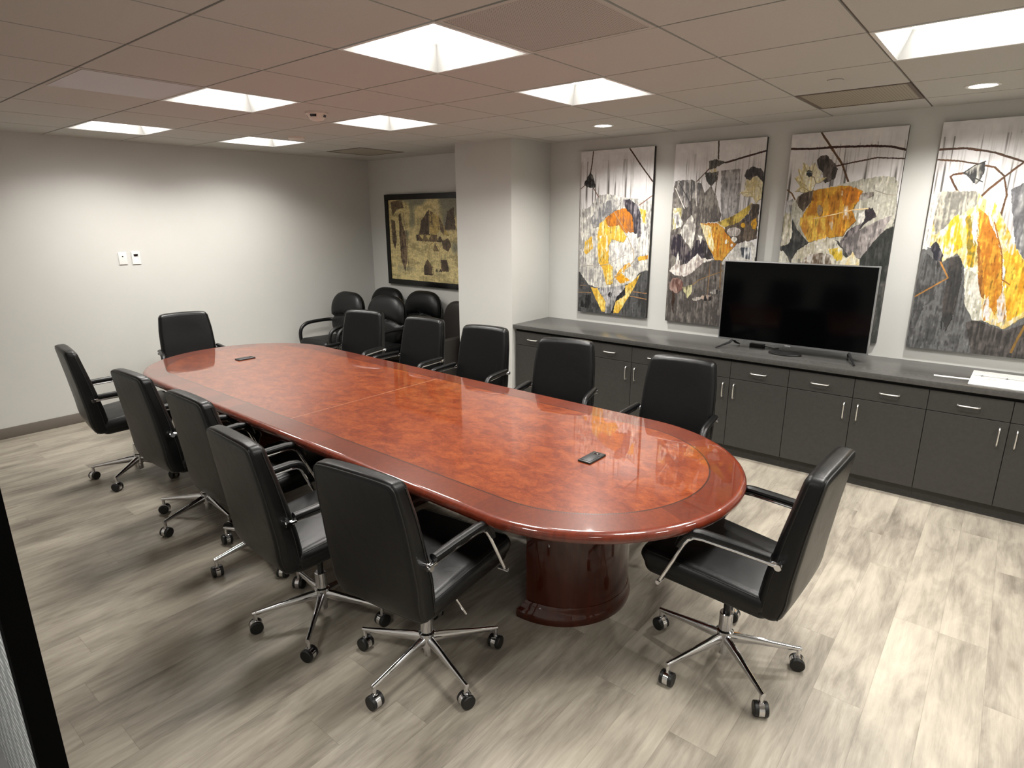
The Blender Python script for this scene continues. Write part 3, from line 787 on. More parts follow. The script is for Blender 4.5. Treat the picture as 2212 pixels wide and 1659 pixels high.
def canvas_mesh(name, im, parent, Wd, Hd, key, x=0.):
    """grid facing -x; u runs towards -y, v downwards; im is sRGB"""
    Hn, Wn = im.shape[:2]
    V, Uu = np.meshgrid(np.linspace(0, 1, Hn), np.linspace(0, 1, Wn), indexing='ij')
    co_ = np.stack([np.full(V.shape, x), Wd/2-Uu*Wd, Hd/2-V*Hd], -1).reshape(-1, 3)
    idx = np.arange(Hn*Wn).reshape(Hn, Wn)
    fa = np.stack([idx[:-1, :-1], idx[1:, :-1], idx[1:, 1:], idx[:-1, 1:]], -1).reshape(-1, 4)
    me = bpy.data.meshes.new(name); me.vertices.add(len(co_)); me.vertices.foreach_set('co', co_.ravel())
    me.loops.add(fa.size); me.loops.foreach_set('vertex_index', fa.ravel()); me.polygons.add(len(fa))
    me.polygons.foreach_set('loop_start', np.arange(len(fa))*4); me.update(calc_edges=True)
    li = np.where(im <= .04045, im/12.92, ((im+.055)/1.055)**2.4)*PAINT_GAIN
    at = me.color_attributes.new('paint', 'FLOAT_COLOR', 'POINT')
    at.data.foreach_set('color', np.concatenate([li.reshape(-1, 3), np.ones((Hn*Wn, 1))], 1).ravel().astype('f4'))
    me.materials.append(MAT[key]); o = bpy.data.objects.new(name, me); COL.objects.link(o); o.parent = parent; return o
PAINT_GAIN = .92
def base_lotus(V, Uu, st, bl, rs):
    Hn, Wn = V.shape
    s2 = .6*vnoise(rs, Hn, Wn, 4, 60)+.4*vnoise(rs, Hn, Wn, 8, 130)
    br = np.clip(1.5-V*1.6, 0, 1)
    f_ = np.clip((s2-.52)*4, 0, 1)*np.clip(V*5-.1, 0, 1)
    a = np.array((.88, .87, .87)); b = np.array((.64, .625, .61))
    im = a*(1-f_[..., None])+b*f_[..., None]
    f2 = np.clip((s2-.70)*8, 0, 1)*(V > .06); im = im*(1-f2[..., None]*.40)
    return im*(.95+.1*bl[..., None])
ART = {
1: [
  ('P', [(-0.06, 0.352), (0.175, 0.332), (0.266, 0.259), (1.089, 0.307), (1.093, 0.787), (-0.034, 0.822)], (0.8, 0.79, 0.77), (0.6, 0.59, 0.57), 0.4),
  ('P', [(-0.038, 0.745), (1.142, 0.702), (1.188, 1.055), (-0.052, 1.123)], (0.33, 0.33, 0.33), (0.22, 0.22, 0.22), 0.4),
  ('P', [(0.046, 0.967), (0.043, 0.923), (0.112, 0.891), (0.197, 0.881), (0.203, 0.983)], (0.12, 0.12, 0.12), (0.3, 0.3, 0.3), 0.3),
  ('L', [(0.175, -0.012), (0.163, 0.059), (0.14, 0.131)], 0.0035, (0.25, 0.17, 0.12)),
  ('P', [(0.134, 0.124), (0.173, 0.145), (0.199, 0.178), (0.226, 0.213), (0.15, 0.219), (0.058, 0.203), (0.049, 0.189)], (0.13, 0.12, 0.13), (0.4, 0.4, 0.38), 0.4),
  ('L', [(0.066, 0.198), (0.0, 0.222)], 0.0025, (0.4, 0.3, 0.25)),
  ('L', [(0.19, 0.219), (0.272, 0.276)], 0.003, (0.4, 0.3, 0.25)),
  ('L', [(0.677, 0.002), (0.835, 0.1), (0.997, 0.194)], 0.004, (0.24, 0.15, 0.12)),
  ('L', [(1.007, 0.272), (0.824, 0.33)], 0.003, (0.45, 0.33, 0.27)),
  ('P', [(0.379, 0.256), (0.537, 0.269), (0.615, 0.289), (0.677, 0.287), (0.77, 0.31), (0.862, 0.343), (0.938, 0.356), (0.972, 0.459), (1.003, 0.709), (0.907, 0.718), (0.791, 0.789), (0.575, 0.827), (0.312, 0.837), (0.159, 0.823), (0.024, 0.747), (0.009, 0.604), (0.021, 0.421), (0.06, 0.38), (0.157, 0.325), (0.252, 0.279)], (0.86, 0.85, 0.81), (0.62, 0.61, 0.6), 0.42),
  ('P', [(0.163, 0.407), (0.256, 0.326), (0.445, 0.288), (0.602, 0.302), (0.53, 0.354), (0.391, 0.394), (0.282, 0.455), (0.199, 0.462)], (0.5, 0.5, 0.51), (0.75, 0.74, 0.72), 0.5),
  ('P', [(0.617, 0.293), (0.707, 0.289), (0.801, 0.323), (0.858, 0.369), (0.882, 0.505), (0.824, 0.526), (0.756, 0.46), (0.749, 0.394), (0.652, 0.342)], (0.2, 0.19, 0.22), (0.5, 0.48, 0.5), 0.4),
  ('P', [(0.375, 0.401), (0.53, 0.354), (0.652, 0.342), (0.748, 0.388), (0.789, 0.48), (0.698, 0.493), (0.508, 0.461), (0.395, 0.441)], (0.76, 0.46, 0.15), (0.6, 0.4, 0.25), 0.35),
  ('P', [(0.297, 0.434), (0.375, 0.407), (0.428, 0.455), (0.57, 0.441), (0.635, 0.48), (0.693, 0.514), (0.642, 0.547), (0.483, 0.529), (0.438, 0.57), (0.448, 0.674), (0.514, 0.7), (0.516, 0.805), (0.427, 0.815), (0.352, 0.704), (0.291, 0.677), (0.269, 0.496)], (0.87, 0.69, 0.25), (0.9, 0.85, 0.6), 0.22),
  ('P', [(0.303, 0.51), (0.408, 0.502), (0.432, 0.598), (0.392, 0.612), (0.341, 0.572)], (0.93, 0.92, 0.88), (0.87, 0.69, 0.25), 0.3),
  ('P', [(0.088, 0.547), (0.186, 0.51), (0.206, 0.587), (0.112, 0.631), (0.058, 0.604)], (0.87, 0.69, 0.25), (0.86, 0.85, 0.81), 0.3),
  ('P', [(0.841, 0.343), (0.93, 0.356), (0.949, 0.453), (0.894, 0.421)], (0.87, 0.69, 0.25), (0.93, 0.92, 0.88), 0.3),
  ('P', [(0.881, 0.492), (0.972, 0.459), (0.991, 0.61), (0.895, 0.617)], (0.93, 0.92, 0.88), (0.7, 0.7, 0.7), 0.3),
  ('P', [(0.85, 0.632), (0.991, 0.613), (0.995, 0.639), (0.869, 0.655)], (0.73, 0.5, 0.21), (0.87, 0.69, 0.25), 0.5),
  ('P', [(0.469, 0.549), (0.642, 0.547), (0.701, 0.513), (0.697, 0.48), (0.76, 0.493), (0.835, 0.493), (0.85, 0.625), (0.78, 0.673), (0.672, 0.682), (0.583, 0.74), (0.53, 0.699), (0.458, 0.611)], (0.93, 0.92, 0.88), (0.75, 0.74, 0.73), 0.3),
  ('P', [(0.535, 0.762), (0.596, 0.719), (0.732, 0.664), (0.761, 0.684), (0.646, 0.738), (0.76, 0.776), (0.636, 0.801)], (0.85, 0.6, 0.12), (0.93, 0.92, 0.88), 0.3),
  ('L', [(0.5, 0.367), (0.6, 0.434), (0.701, 0.513), (0.786, 0.593), (0.801, 0.653), (0.69, 0.709), (0.49, 0.785)], 0.002, (0.62, 0.55, 0.45)),
  ('L', [(0.029, 0.697), (0.285, 0.698), (0.448, 0.68), (0.681, 0.621)], 0.001, (0.65, 0.62, 0.58)),
  ('P', [(0.193, 0.837), (0.303, 0.837), (0.42, 0.923), (0.421, 0.988), (0.37, 0.986)], (0.87, 0.69, 0.25), (0.95, 0.85, 0.5), 0.4),
  ('P', [(0.287, 0.841), (0.699, 0.807), (0.69, 0.869), (0.566, 0.902), (0.528, 0.99), (0.423, 0.995), (0.419, 0.915)], (0.72, 0.71, 0.71), (0.4, 0.4, 0.4), 0.35),
  ('P', [(0.513, 0.872), (0.509, 0.88), (0.498, 0.886), (0.483, 0.889), (0.467, 0.887), (0.456, 0.882), (0.451, 0.874), (0.455, 0.866), (0.466, 0.86), (0.481, 0.857), (0.497, 0.859), (0.508, 0.864)], (0.13, 0.12, 0.13), (0.5, 0.49, 0.5), 0.4),
  ('P', [(0.58, 0.887), (0.701, 0.82), (0.698, 0.865), (0.559, 0.917), (0.538, 0.99), (0.505, 0.991)], (0.13, 0.12, 0.13), (0.3, 0.3, 0.3), 0.2),
  ('P', [(0.701, 0.812), (0.791, 0.782), (0.907, 0.728), (0.798, 0.844), (0.622, 0.986), (0.541, 0.989), (0.57, 0.913), (0.706, 0.869)], (0.87, 0.69, 0.25), (0.95, 0.88, 0.6), 0.4),
  ('L', [(-0.013, 0.875), (0.196, 0.871)], 0.002, (0.6, 0.48, 0.33)),
  ('L', [(0.806, 0.843), (1.004, 0.847)], 0.0015, (0.6, 0.45, 0.3)),
  ('L', [(0.769, 0.871), (1.001, 0.883)], 0.0025, (0.6, 0.45, 0.3)),
  ('L', [(0.029, 0.827), (0.125, 0.826)], 0.002, (0.55, 0.45, 0.35)),
],
2: [
  ('P', [(0.541, 0.151), (0.753, 0.15), (0.777, 0.415), (0.591, 0.428)], (0.5, 0.49, 0.49), (0.68, 0.67, 0.67), 0.5),
  ('P', [(-0.084, 0.64), (1.301, 0.6), (1.394, 1.026), (-0.022, 1.112)], (0.3, 0.28, 0.27), (0.45, 0.43, 0.41), 0.35),
  ('L', [(0.49, -0.007), (0.504, 0.093)], 0.0035, (0.2, 0.16, 0.15)),
  ('L', [(1.014, 0.066), (0.819, 0.087), (0.588, 0.114)], 0.0045, (0.23, 0.15, 0.14)),
  ('L', [(0.409, 0.14), (0.273, 0.206)], 0.003, (0.35, 0.25, 0.2)),
  ('L', [(0.512, 0.157), (0.504, 0.213), (0.493, 0.264)], 0.002, (0.35, 0.28, 0.2)),
  ('P', [(0.395, 0.1), (0.463, 0.094), (0.591, 0.11), (0.484, 0.137), (0.411, 0.148)], (0.24, 0.24, 0.22), (0.4, 0.4, 0.38), 0.4),
  ('P', [(0.366, 0.156), (0.433, 0.161), (0.508, 0.156), (0.496, 0.207), (0.444, 0.233), (0.386, 0.205)], (0.22, 0.22, 0.21), (0.45, 0.44, 0.42), 0.4),
  ('P', [(0.411, 0.148), (0.486, 0.14), (0.503, 0.159), (0.434, 0.162)], (0.8, 0.74, 0.55), (0.86, 0.85, 0.81), 0.3),
  ('P', [(0.803, 0.191), (0.819, 0.157), (0.881, 0.142), (0.958, 0.152), (1.0, 0.174), (1.01, 0.229), (0.829, 0.207)], (0.26, 0.25, 0.26), (0.4, 0.38, 0.38), 0.4),
  ('P', [(0.822, 0.201), (0.867, 0.208), (0.896, 0.193), (0.933, 0.188), (0.999, 0.219), (1.004, 0.302), (0.955, 0.33), (0.904, 0.295), (0.846, 0.297), (0.764, 0.272), (0.825, 0.257), (0.811, 0.232)], (0.87, 0.84, 0.72), (0.8, 0.74, 0.55), 0.5),
  ('P', [(0.016, 0.198), (0.213, 0.194), (0.331, 0.217), (0.375, 0.27), (0.445, 0.228), (0.51, 0.284), (0.587, 0.388), (0.575, 0.421), (0.366, 0.428), (0.507, 0.588), (0.549, 0.628), (0.416, 0.651), (0.336, 0.694), (0.222, 0.733), (0.084, 0.727), (0.003, 0.703), (-0.026, 0.387)], (0.53, 0.51, 0.48), (0.33, 0.31, 0.3), 0.5),
  ('L', [(0.836, 0.244), (0.895, 0.22), (0.976, 0.247), (0.996, 0.278)], 0.001, (0.72, 0.67, 0.5)),
  ('L', [(0.79, 0.272), (0.879, 0.27), (0.955, 0.327)], 0.001, (0.72, 0.67, 0.5)),
  ('L', [(0.895, 0.22), (0.904, 0.295)], 0.001, (0.72, 0.67, 0.5)),
  ('P', [(0.016, 0.201), (0.214, 0.195), (0.331, 0.217), (0.32, 0.322), (0.228, 0.294), (0.178, 0.347), (0.081, 0.293)], (0.34, 0.33, 0.33), (0.66, 0.64, 0.62), 0.45),
  ('L', [(0.214, 0.195), (0.226, 0.321), (0.27, 0.469)], 0.002, (0.16, 0.15, 0.16)),
  ('L', [(0.07, 0.212), (0.202, 0.307), (0.243, 0.388)], 0.002, (0.2, 0.19, 0.2)),
  ('L', [(0.331, 0.217), (0.362, 0.322), (0.337, 0.428)], 0.0015, (0.3, 0.28, 0.28)),
  ('L', [(0.029, 0.238), (0.15, 0.347)], 0.002, (0.82, 0.8, 0.78)),
  ('L', [(0.259, 0.209), (0.293, 0.335)], 0.002, (0.75, 0.73, 0.7)),
  ('P', [(0.014, 0.346), (0.119, 0.346), (0.119, 0.449), (0.024, 0.47)], (0.72, 0.68, 0.45), (0.93, 0.92, 0.88), 0.5),
  ('P', [(0.026, 0.38), (0.077, 0.367), (0.147, 0.428), (0.121, 0.455), (0.041, 0.428)], (0.93, 0.92, 0.88), (0.5, 0.49, 0.5), 0.2),
  ('P', [(0.117, 0.483), (0.189, 0.415), (0.243, 0.381), (0.303, 0.442), (0.273, 0.578), (0.176, 0.524)], (0.93, 0.92, 0.88), (0.6, 0.58, 0.56), 0.4),
  ('P', [(0.013, 0.497), (0.126, 0.49), (0.194, 0.551), (0.268, 0.592), (0.308, 0.522), (0.409, 0.522), (0.507, 0.588), (0.413, 0.631), (0.339, 0.618), (0.26, 0.682), (0.117, 0.636), (0.02, 0.602)], (0.17, 0.15, 0.19), (0.45, 0.42, 0.42), 0.4),
  ('P', [(0.34, 0.495), (0.392, 0.501), (0.37, 0.543)], (0.93, 0.92, 0.88), (0.5, 0.49, 0.5), 0.1),
  ('P', [(0.01, 0.703), (0.089, 0.658), (0.11, 0.587), (0.152, 0.671), (0.226, 0.655), (0.349, 0.597), (0.398, 0.624), (0.51, 0.612), (0.549, 0.628), (0.416, 0.651), (0.336, 0.694), (0.222, 0.733), (0.084, 0.727)], (0.9, 0.88, 0.85), (0.65, 0.6, 0.58), 0.35),
  ('P', [(0.424, 0.518), (0.541, 0.621), (0.457, 0.63), (0.402, 0.562)], (0.2, 0.18, 0.19), (0.5, 0.49, 0.5), 0.3),
  ('P', [(0.352, 0.429), (0.534, 0.427), (0.622, 0.453), (0.714, 0.505), (0.787, 0.537), (0.702, 0.592), (0.64, 0.634), (0.555, 0.628), (0.474, 0.562), (0.404, 0.488)], (0.82, 0.62, 0.25), (0.72, 0.45, 0.12), 0.35),
  ('P', [(0.352, 0.429), (0.483, 0.448), (0.491, 0.494), (0.545, 0.56), (0.521, 0.588), (0.43, 0.522)], (0.93, 0.88, 0.72), (0.87, 0.69, 0.25), 0.25),
  ('P', [(0.542, 0.428), (0.744, 0.383), (0.909, 0.325), (0.877, 0.383), (0.78, 0.427), (0.635, 0.451)], (0.8, 0.7, 0.33), (0.5, 0.42, 0.2), 0.45),
  ('P', [(0.911, 0.326), (0.988, 0.333), (0.987, 0.389), (0.992, 0.51), (0.774, 0.538), (0.639, 0.473), (0.635, 0.451), (0.78, 0.427), (0.883, 0.383)], (0.42, 0.37, 0.32), (0.25, 0.22, 0.2), 0.45),
  ('P', [(0.815, 0.476), (0.808, 0.49), (0.783, 0.499), (0.747, 0.503), (0.709, 0.499), (0.68, 0.49), (0.667, 0.476), (0.674, 0.462), (0.699, 0.453), (0.735, 0.449), (0.773, 0.453), (0.802, 0.462)], (0.85, 0.82, 0.8), (0.6, 0.57, 0.55), 0.4),
  ('P', [(0.786, 0.516), (0.783, 0.523), (0.772, 0.529), (0.756, 0.531), (0.739, 0.53), (0.726, 0.525), (0.72, 0.518), (0.723, 0.511), (0.734, 0.505), (0.75, 0.503), (0.767, 0.504), (0.78, 0.509)], (0.93, 0.92, 0.88), (0.86, 0.85, 0.81), 0.2),
  ('P', [(0.694, 0.529), (0.693, 0.536), (0.686, 0.541), (0.676, 0.543), (0.665, 0.541), (0.656, 0.536), (0.652, 0.529), (0.653, 0.522), (0.66, 0.517), (0.67, 0.515), (0.681, 0.517), (0.69, 0.522)], (0.93, 0.92, 0.88), (0.87, 0.69, 0.25), 0.2),
  ('P', [(0.747, 0.549), (0.745, 0.554), (0.74, 0.557), (0.732, 0.558), (0.724, 0.557), (0.718, 0.554), (0.715, 0.549), (0.717, 0.545), (0.722, 0.541), (0.73, 0.54), (0.738, 0.541), (0.744, 0.544)], (0.93, 0.92, 0.88), (0.86, 0.85, 0.81), 0.2),
  ('P', [(0.861, 0.44), (0.859, 0.447), (0.85, 0.452), (0.837, 0.454), (0.824, 0.452), (0.813, 0.447), (0.809, 0.44), (0.811, 0.433), (0.82, 0.428), (0.833, 0.426), (0.846, 0.428), (0.857, 0.433)], (0.85, 0.62, 0.12), (0.87, 0.69, 0.25), 0.3),
  ('P', [(0.915, 0.415), (0.97, 0.402), (0.978, 0.471), (0.929, 0.453)], (0.84, 0.62, 0.15), (0.4, 0.35, 0.3), 0.3),
  ('P', [(0.912, 0.402), (0.91, 0.412), (0.899, 0.418), (0.883, 0.421), (0.866, 0.418), (0.852, 0.412), (0.846, 0.402), (0.848, 0.393), (0.859, 0.386), (0.875, 0.383), (0.892, 0.386), (0.906, 0.392)], (0.3, 0.28, 0.3), (0.5, 0.49, 0.5), 0.3),
  ('P', [(0.642, 0.636), (0.776, 0.551), (0.877, 0.52), (0.957, 0.53), (0.996, 0.561), (0.997, 0.632), (0.644, 0.653)], (0.86, 0.85, 0.82), (0.7, 0.69, 0.67), 0.35),
  ('P', [(0.831, 0.556), (0.949, 0.555), (0.971, 0.629), (0.854, 0.609)], (0.9, 0.9, 0.9), (0.25, 0.27, 0.3), 0.5),
  ('L', [(0.304, 0.78), (0.388, 0.745), (0.664, 0.686)], 0.0025, (0.5, 0.4, 0.27)),
  ('L', [(0.503, 0.649), (0.503, 0.822)], 0.0025, (0.45, 0.36, 0.26)),
  ('L', [(0.629, 0.646), (0.64, 0.789)], 0.0035, (0.42, 0.33, 0.22)),
  ('P', [(0.203, 0.783), (0.195, 0.807), (0.165, 0.825), (0.122, 0.833), (0.077, 0.828), (0.042, 0.812), (0.027, 0.789), (0.035, 0.765), (0.065, 0.747), (0.108, 0.739), (0.153, 0.744), (0.188, 0.76)], (0.62, 0.52, 0.48), (0.42, 0.3, 0.27), 0.45),
  ('P', [(0.186, 0.795), (0.303, 0.774), (0.318, 0.815), (0.264, 0.856)], (0.8, 0.78, 0.6), (0.4, 0.38, 0.3), 0.4),
  ('P', [(0.434, 0.853), (0.427, 0.859), (0.406, 0.865), (0.378, 0.868), (0.349, 0.868), (0.328, 0.865), (0.32, 0.859), (0.327, 0.853), (0.348, 0.847), (0.376, 0.844), (0.405, 0.844), (0.426, 0.847)], (0.75, 0.72, 0.68), (0.13, 0.12, 0.13), 0.3),
  ('P', [(0.573, 0.841), (0.565, 0.85), (0.539, 0.857), (0.503, 0.861), (0.465, 0.86), (0.437, 0.855), (0.425, 0.847), (0.433, 0.838), (0.459, 0.831), (0.495, 0.827), (0.533, 0.828), (0.561, 0.833)], (0.72, 0.64, 0.58), (0.13, 0.12, 0.13), 0.35),
  ('P', [(0.646, 0.806), (0.639, 0.813), (0.618, 0.82), (0.589, 0.823), (0.559, 0.823), (0.537, 0.819), (0.528, 0.812), (0.535, 0.805), (0.556, 0.798), (0.585, 0.795), (0.615, 0.795), (0.637, 0.799)], (0.75, 0.73, 0.7), (0.13, 0.12, 0.13), 0.35),
  ('P', [(0.073, 0.816), (0.108, 0.837), (0.102, 0.969), (0.071, 0.882)], (0.22, 0.16, 0.12), (0.13, 0.12, 0.13), 0.3),
],
3: [
  ('P', [(-0.059, 0.388), (1.265, 0.392), (1.978, 2.78), (0.543, 3.187)], (0.24, 0.25, 0.24), (0.36, 0.35, 0.34), 0.35),
  ('P', [(0.01, 0.318), (0.073, 0.309), (0.127, 0.388), (0.084, 0.417), (0.003, 0.412)], (0.72, 0.72, 0.72), (0.6, 0.6, 0.6), 0.4),
  ('L', [(0.27, 0.002), (0.367, 0.07), (0.488, 0.152), (0.559, 0.231)], 0.0045, (0.33, 0.24, 0.16)),
  ('L', [(0.001, 0.067), (0.189, 0.073), (0.402, 0.072), (0.726, 0.078), (0.882, 0.086), (0.995, 0.103)], 0.005, (0.22, 0.13, 0.11)),
  ('L', [(1.001, 0.142), (0.78, 0.131), (0.585, 0.146), (0.44, 0.159)], 0.003, (0.24, 0.15, 0.12)),
  ('L', [(0.008, 0.264), (0.058, 0.282), (0.101, 0.319)], 0.0035, (0.4, 0.29, 0.15)),
  ('P', [(0.255, 0.13), (0.283, 0.109), (0.343, 0.108), (0.411, 0.14), (0.454, 0.173), (0.437, 0.216), (0.366, 0.237), (0.339, 0.229), (0.319, 0.182), (0.27, 0.163)], (0.25, 0.23, 0.22), (0.42, 0.39, 0.37), 0.45),
  ('P', [(0.133, 0.136), (0.196, 0.157), (0.239, 0.138), (0.268, 0.17), (0.311, 0.182), (0.303, 0.209), (0.369, 0.21), (0.318, 0.233), (0.272, 0.237), (0.253, 0.27), (0.184, 0.28), (0.088, 0.274), (0.131, 0.246), (0.063, 0.206), (0.108, 0.2), (0.085, 0.164), (0.127, 0.169)], (0.88, 0.85, 0.73), (0.78, 0.72, 0.5), 0.45),
  ('L', [(0.134, 0.138), (0.167, 0.17), (0.209, 0.198)], 0.0005, (0.7, 0.66, 0.52)),
  ('L', [(0.192, 0.157), (0.201, 0.179)], 0.001, (0.7, 0.66, 0.52)),
  ('L', [(0.241, 0.14), (0.23, 0.171), (0.226, 0.194)], 0.0005, (0.7, 0.66, 0.52)),
  ('L', [(0.091, 0.165), (0.122, 0.205), (0.185, 0.247)], 0.001, (0.7, 0.65, 0.5)),
  ('P', [(0.133, 0.192), (0.16, 0.178), (0.202, 0.206), (0.194, 0.247), (0.154, 0.228)], (0.92, 0.9, 0.8), (0.86, 0.82, 0.66), 0.3),
  ('P', [(0.215, 0.202), (0.247, 0.192), (0.277, 0.226), (0.251, 0.261), (0.209, 0.27), (0.194, 0.247)], (0.93, 0.9, 0.8), (0.84, 0.78, 0.58), 0.35),
  ('P', [(0.269, 0.172), (0.306, 0.184), (0.301, 0.217), (0.27, 0.235), (0.264, 0.207)], (0.92, 0.9, 0.8), (0.85, 0.8, 0.62), 0.3),
  ('L', [(0.088, 0.274), (0.151, 0.251), (0.218, 0.272)], 0.001, (0.66, 0.6, 0.42)),
  ('L', [(0.27, 0.235), (0.251, 0.207), (0.215, 0.202)], 0.0005, (0.62, 0.57, 0.42)),
  ('L', [(0.131, 0.246), (0.068, 0.208)], 0.0005, (0.7, 0.66, 0.5)),
  ('P', [(0.232, 0.189), (0.23, 0.197), (0.22, 0.203), (0.206, 0.205), (0.19, 0.202), (0.178, 0.196), (0.172, 0.187), (0.174, 0.179), (0.184, 0.173), (0.198, 0.171), (0.214, 0.174), (0.226, 0.18)], (0.22, 0.23, 0.24), (0.4, 0.42, 0.42), 0.3),
  ('L', [(0.178, 0.182), (0.201, 0.18), (0.223, 0.184)], 0.001, (0.6, 0.62, 0.6)),
  ('P', [(0.063, 0.328), (0.133, 0.291), (0.278, 0.266), (0.479, 0.247), (0.647, 0.228), (0.84, 0.213), (0.946, 0.222), (0.983, 0.243), (0.986, 0.306), (1.001, 0.391), (0.993, 0.444), (0.917, 0.465), (0.845, 0.522), (0.766, 0.591), (0.685, 0.597), (0.547, 0.516), (0.438, 0.499), (0.268, 0.522), (0.143, 0.459), (0.077, 0.388)], (0.78, 0.77, 0.72), (0.68, 0.67, 0.61), 0.45),
  ('P', [(0.101, 0.319), (0.15, 0.285), (0.256, 0.268), (0.248, 0.325), (0.178, 0.375), (0.126, 0.342)], (0.3, 0.26, 0.22), (0.45, 0.4, 0.35), 0.4),
  ('P', [(0.257, 0.27), (0.48, 0.251), (0.58, 0.253), (0.699, 0.277), (0.678, 0.316), (0.635, 0.372), (0.68, 0.417), (0.615, 0.457), (0.575, 0.493), (0.438, 0.499), (0.268, 0.522), (0.167, 0.44), (0.196, 0.37), (0.248, 0.325)], (0.8, 0.6, 0.22), (0.68, 0.45, 0.15), 0.42),
  ('P', [(0.167, 0.403), (0.244, 0.385), (0.399, 0.407), (0.417, 0.481), (0.438, 0.499), (0.268, 0.522), (0.167, 0.44)], (0.87, 0.72, 0.32), (0.73, 0.5, 0.21), 0.3),
  ('P', [(0.501, 0.267), (0.581, 0.258), (0.694, 0.285), (0.673, 0.329), (0.587, 0.345), (0.543, 0.336)], (0.78, 0.49, 0.14), (0.65, 0.4, 0.15), 0.4),
  ('P', [(0.371, 0.367), (0.37, 0.381), (0.362, 0.391), (0.348, 0.394), (0.332, 0.39), (0.319, 0.379), (0.311, 0.365), (0.312, 0.351), (0.32, 0.341), (0.334, 0.338), (0.35, 0.342), (0.363, 0.353)], (0.6, 0.52, 0.42), (0.73, 0.5, 0.21), 0.35),
  ('P', [(0.505, 0.27), (0.528, 0.274), (0.53, 0.301), (0.508, 0.296)], (0.93, 0.92, 0.88), (0.73, 0.5, 0.21), 0.4),
  ('P', [(0.554, 0.345), (0.592, 0.346), (0.612, 0.407), (0.563, 0.412)], (0.85, 0.8, 0.74), (0.73, 0.5, 0.21), 0.45),
  ('P', [(0.43, 0.394), (0.469, 0.394), (0.479, 0.467), (0.445, 0.435)], (0.8, 0.72, 0.6), (0.73, 0.5, 0.21), 0.4),
  ('P', [(0.745, 0.358), (0.802, 0.358), (0.848, 0.399), (0.785, 0.417), (0.722, 0.452), (0.617, 0.525), (0.555, 0.516), (0.631, 0.453), (0.723, 0.428)], (0.22, 0.2, 0.22), (0.5, 0.47, 0.47), 0.35),
  ('P', [(0.694, 0.377), (0.741, 0.373), (0.749, 0.404), (0.726, 0.434), (0.689, 0.421)], (0.93, 0.92, 0.88), (0.5, 0.49, 0.5), 0.2),
  ('P', [(0.688, 0.289), (0.793, 0.282), (0.794, 0.302), (0.713, 0.325), (0.669, 0.316)], (0.5, 0.47, 0.44), (0.7, 0.68, 0.65), 0.4),
  ('P', [(0.556, 0.521), (0.707, 0.461), (0.857, 0.417), (0.975, 0.391), (0.917, 0.465), (0.783, 0.591), (0.668, 0.593)], (0.64, 0.61, 0.6), (0.42, 0.4, 0.4), 0.48),
  ('L', [(0.294, 0.406), (0.479, 0.385), (0.642, 0.364), (0.762, 0.36)], 0.0005, (0.92, 0.8, 0.6)),
  ('L', [(0.803, 0.278), (0.902, 0.297), (0.976, 0.302)], 0.001, (0.6, 0.58, 0.53)),
  ('P', [(1.038, 0.442), (0.993, 0.444), (0.917, 0.465), (0.845, 0.522), (0.759, 0.591), (0.772, 0.705), (1.13, 0.694)], (0.2, 0.21, 0.2), (0.3, 0.3, 0.29), 0.3),
  ('P', [(0.084, 0.417), (0.144, 0.464), (0.268, 0.524), (0.167, 0.564), (0.131, 0.608), (0.018, 0.571), (0.012, 0.541), (0.084, 0.526), (0.102, 0.483)], (0.2, 0.21, 0.21), (0.32, 0.32, 0.31), 0.3),
  ('P', [(0.131, 0.612), (0.168, 0.566), (0.277, 0.524), (0.438, 0.496), (0.51, 0.507), (0.589, 0.552), (0.623, 0.635), (0.112, 0.647)], (0.86, 0.84, 0.78), (0.72, 0.69, 0.6), 0.35),
  ('P', [(0.217, 0.62), (0.299, 0.581), (0.404, 0.574), (0.493, 0.582), (0.508, 0.638), (0.186, 0.645)], (0.42, 0.36, 0.3), (0.85, 0.83, 0.8), 0.42),
  ('P', [(0.453, 0.554), (0.57, 0.541), (0.614, 0.608), (0.552, 0.609)], (0.85, 0.72, 0.25), (0.93, 0.92, 0.88), 0.25),
  ('P', [(0.585, 0.638), (0.605, 0.58), (0.642, 0.593), (0.665, 0.583), (0.686, 0.564), (0.718, 0.592), (0.753, 0.596), (0.764, 0.635)], (0.93, 0.91, 0.83), (0.9, 0.82, 0.6), 0.3),
  ('P', [(0.005, 0.379), (0.071, 0.379), (0.105, 0.483), (0.089, 0.526), (0.004, 0.547)], (0.82, 0.8, 0.74), (0.62, 0.6, 0.5), 0.4),
  ('P', [(-0.01, 0.566), (0.038, 0.57), (0.087, 0.598), (0.114, 0.637), (-0.003, 0.65)], (0.86, 0.85, 0.8), (0.75, 0.73, 0.66), 0.3),
  ('L', [(1.062, 0.787), (1.033, 0.858), (1.033, 0.974)], 0.004, (0.5, 0.36, 0.28)),
],
4: [
  ('P', [(-0.115, 0.553), (-0.014, 0.531), (1.087, 0.577), (1.432, 1.53), (-0.252, 1.776)], (0.42, 0.42, 0.42), (0.3, 0.3, 0.3), 0.35),
  ('P', [(0.556, 0.288), (0.938, 0.168), (1.152, 0.759), (0.772, 0.776)], (0.42, 0.42, 0.43), (0.6, 0.6, 0.6), 0.35),
  ('P', [(0.223, 0.581), (0.314, 0.566), (0.337, 0.713), (0.316, 0.865), (0.287, 0.919), (0.26, 0.867), (0.251, 0.914), (0.228, 0.764)], (0.22, 0.22, 0.22), (0.3, 0.28, 0.27), 0.3),
  ('P', [(0.0, 0.703), (0.042, 0.564), (0.121, 0.597), (0.16, 0.767), (0.089, 0.805), (0.047, 0.907), (0.017, 0.909)], (0.28, 0.28, 0.28), (0.4, 0.4, 0.4), 0.4),
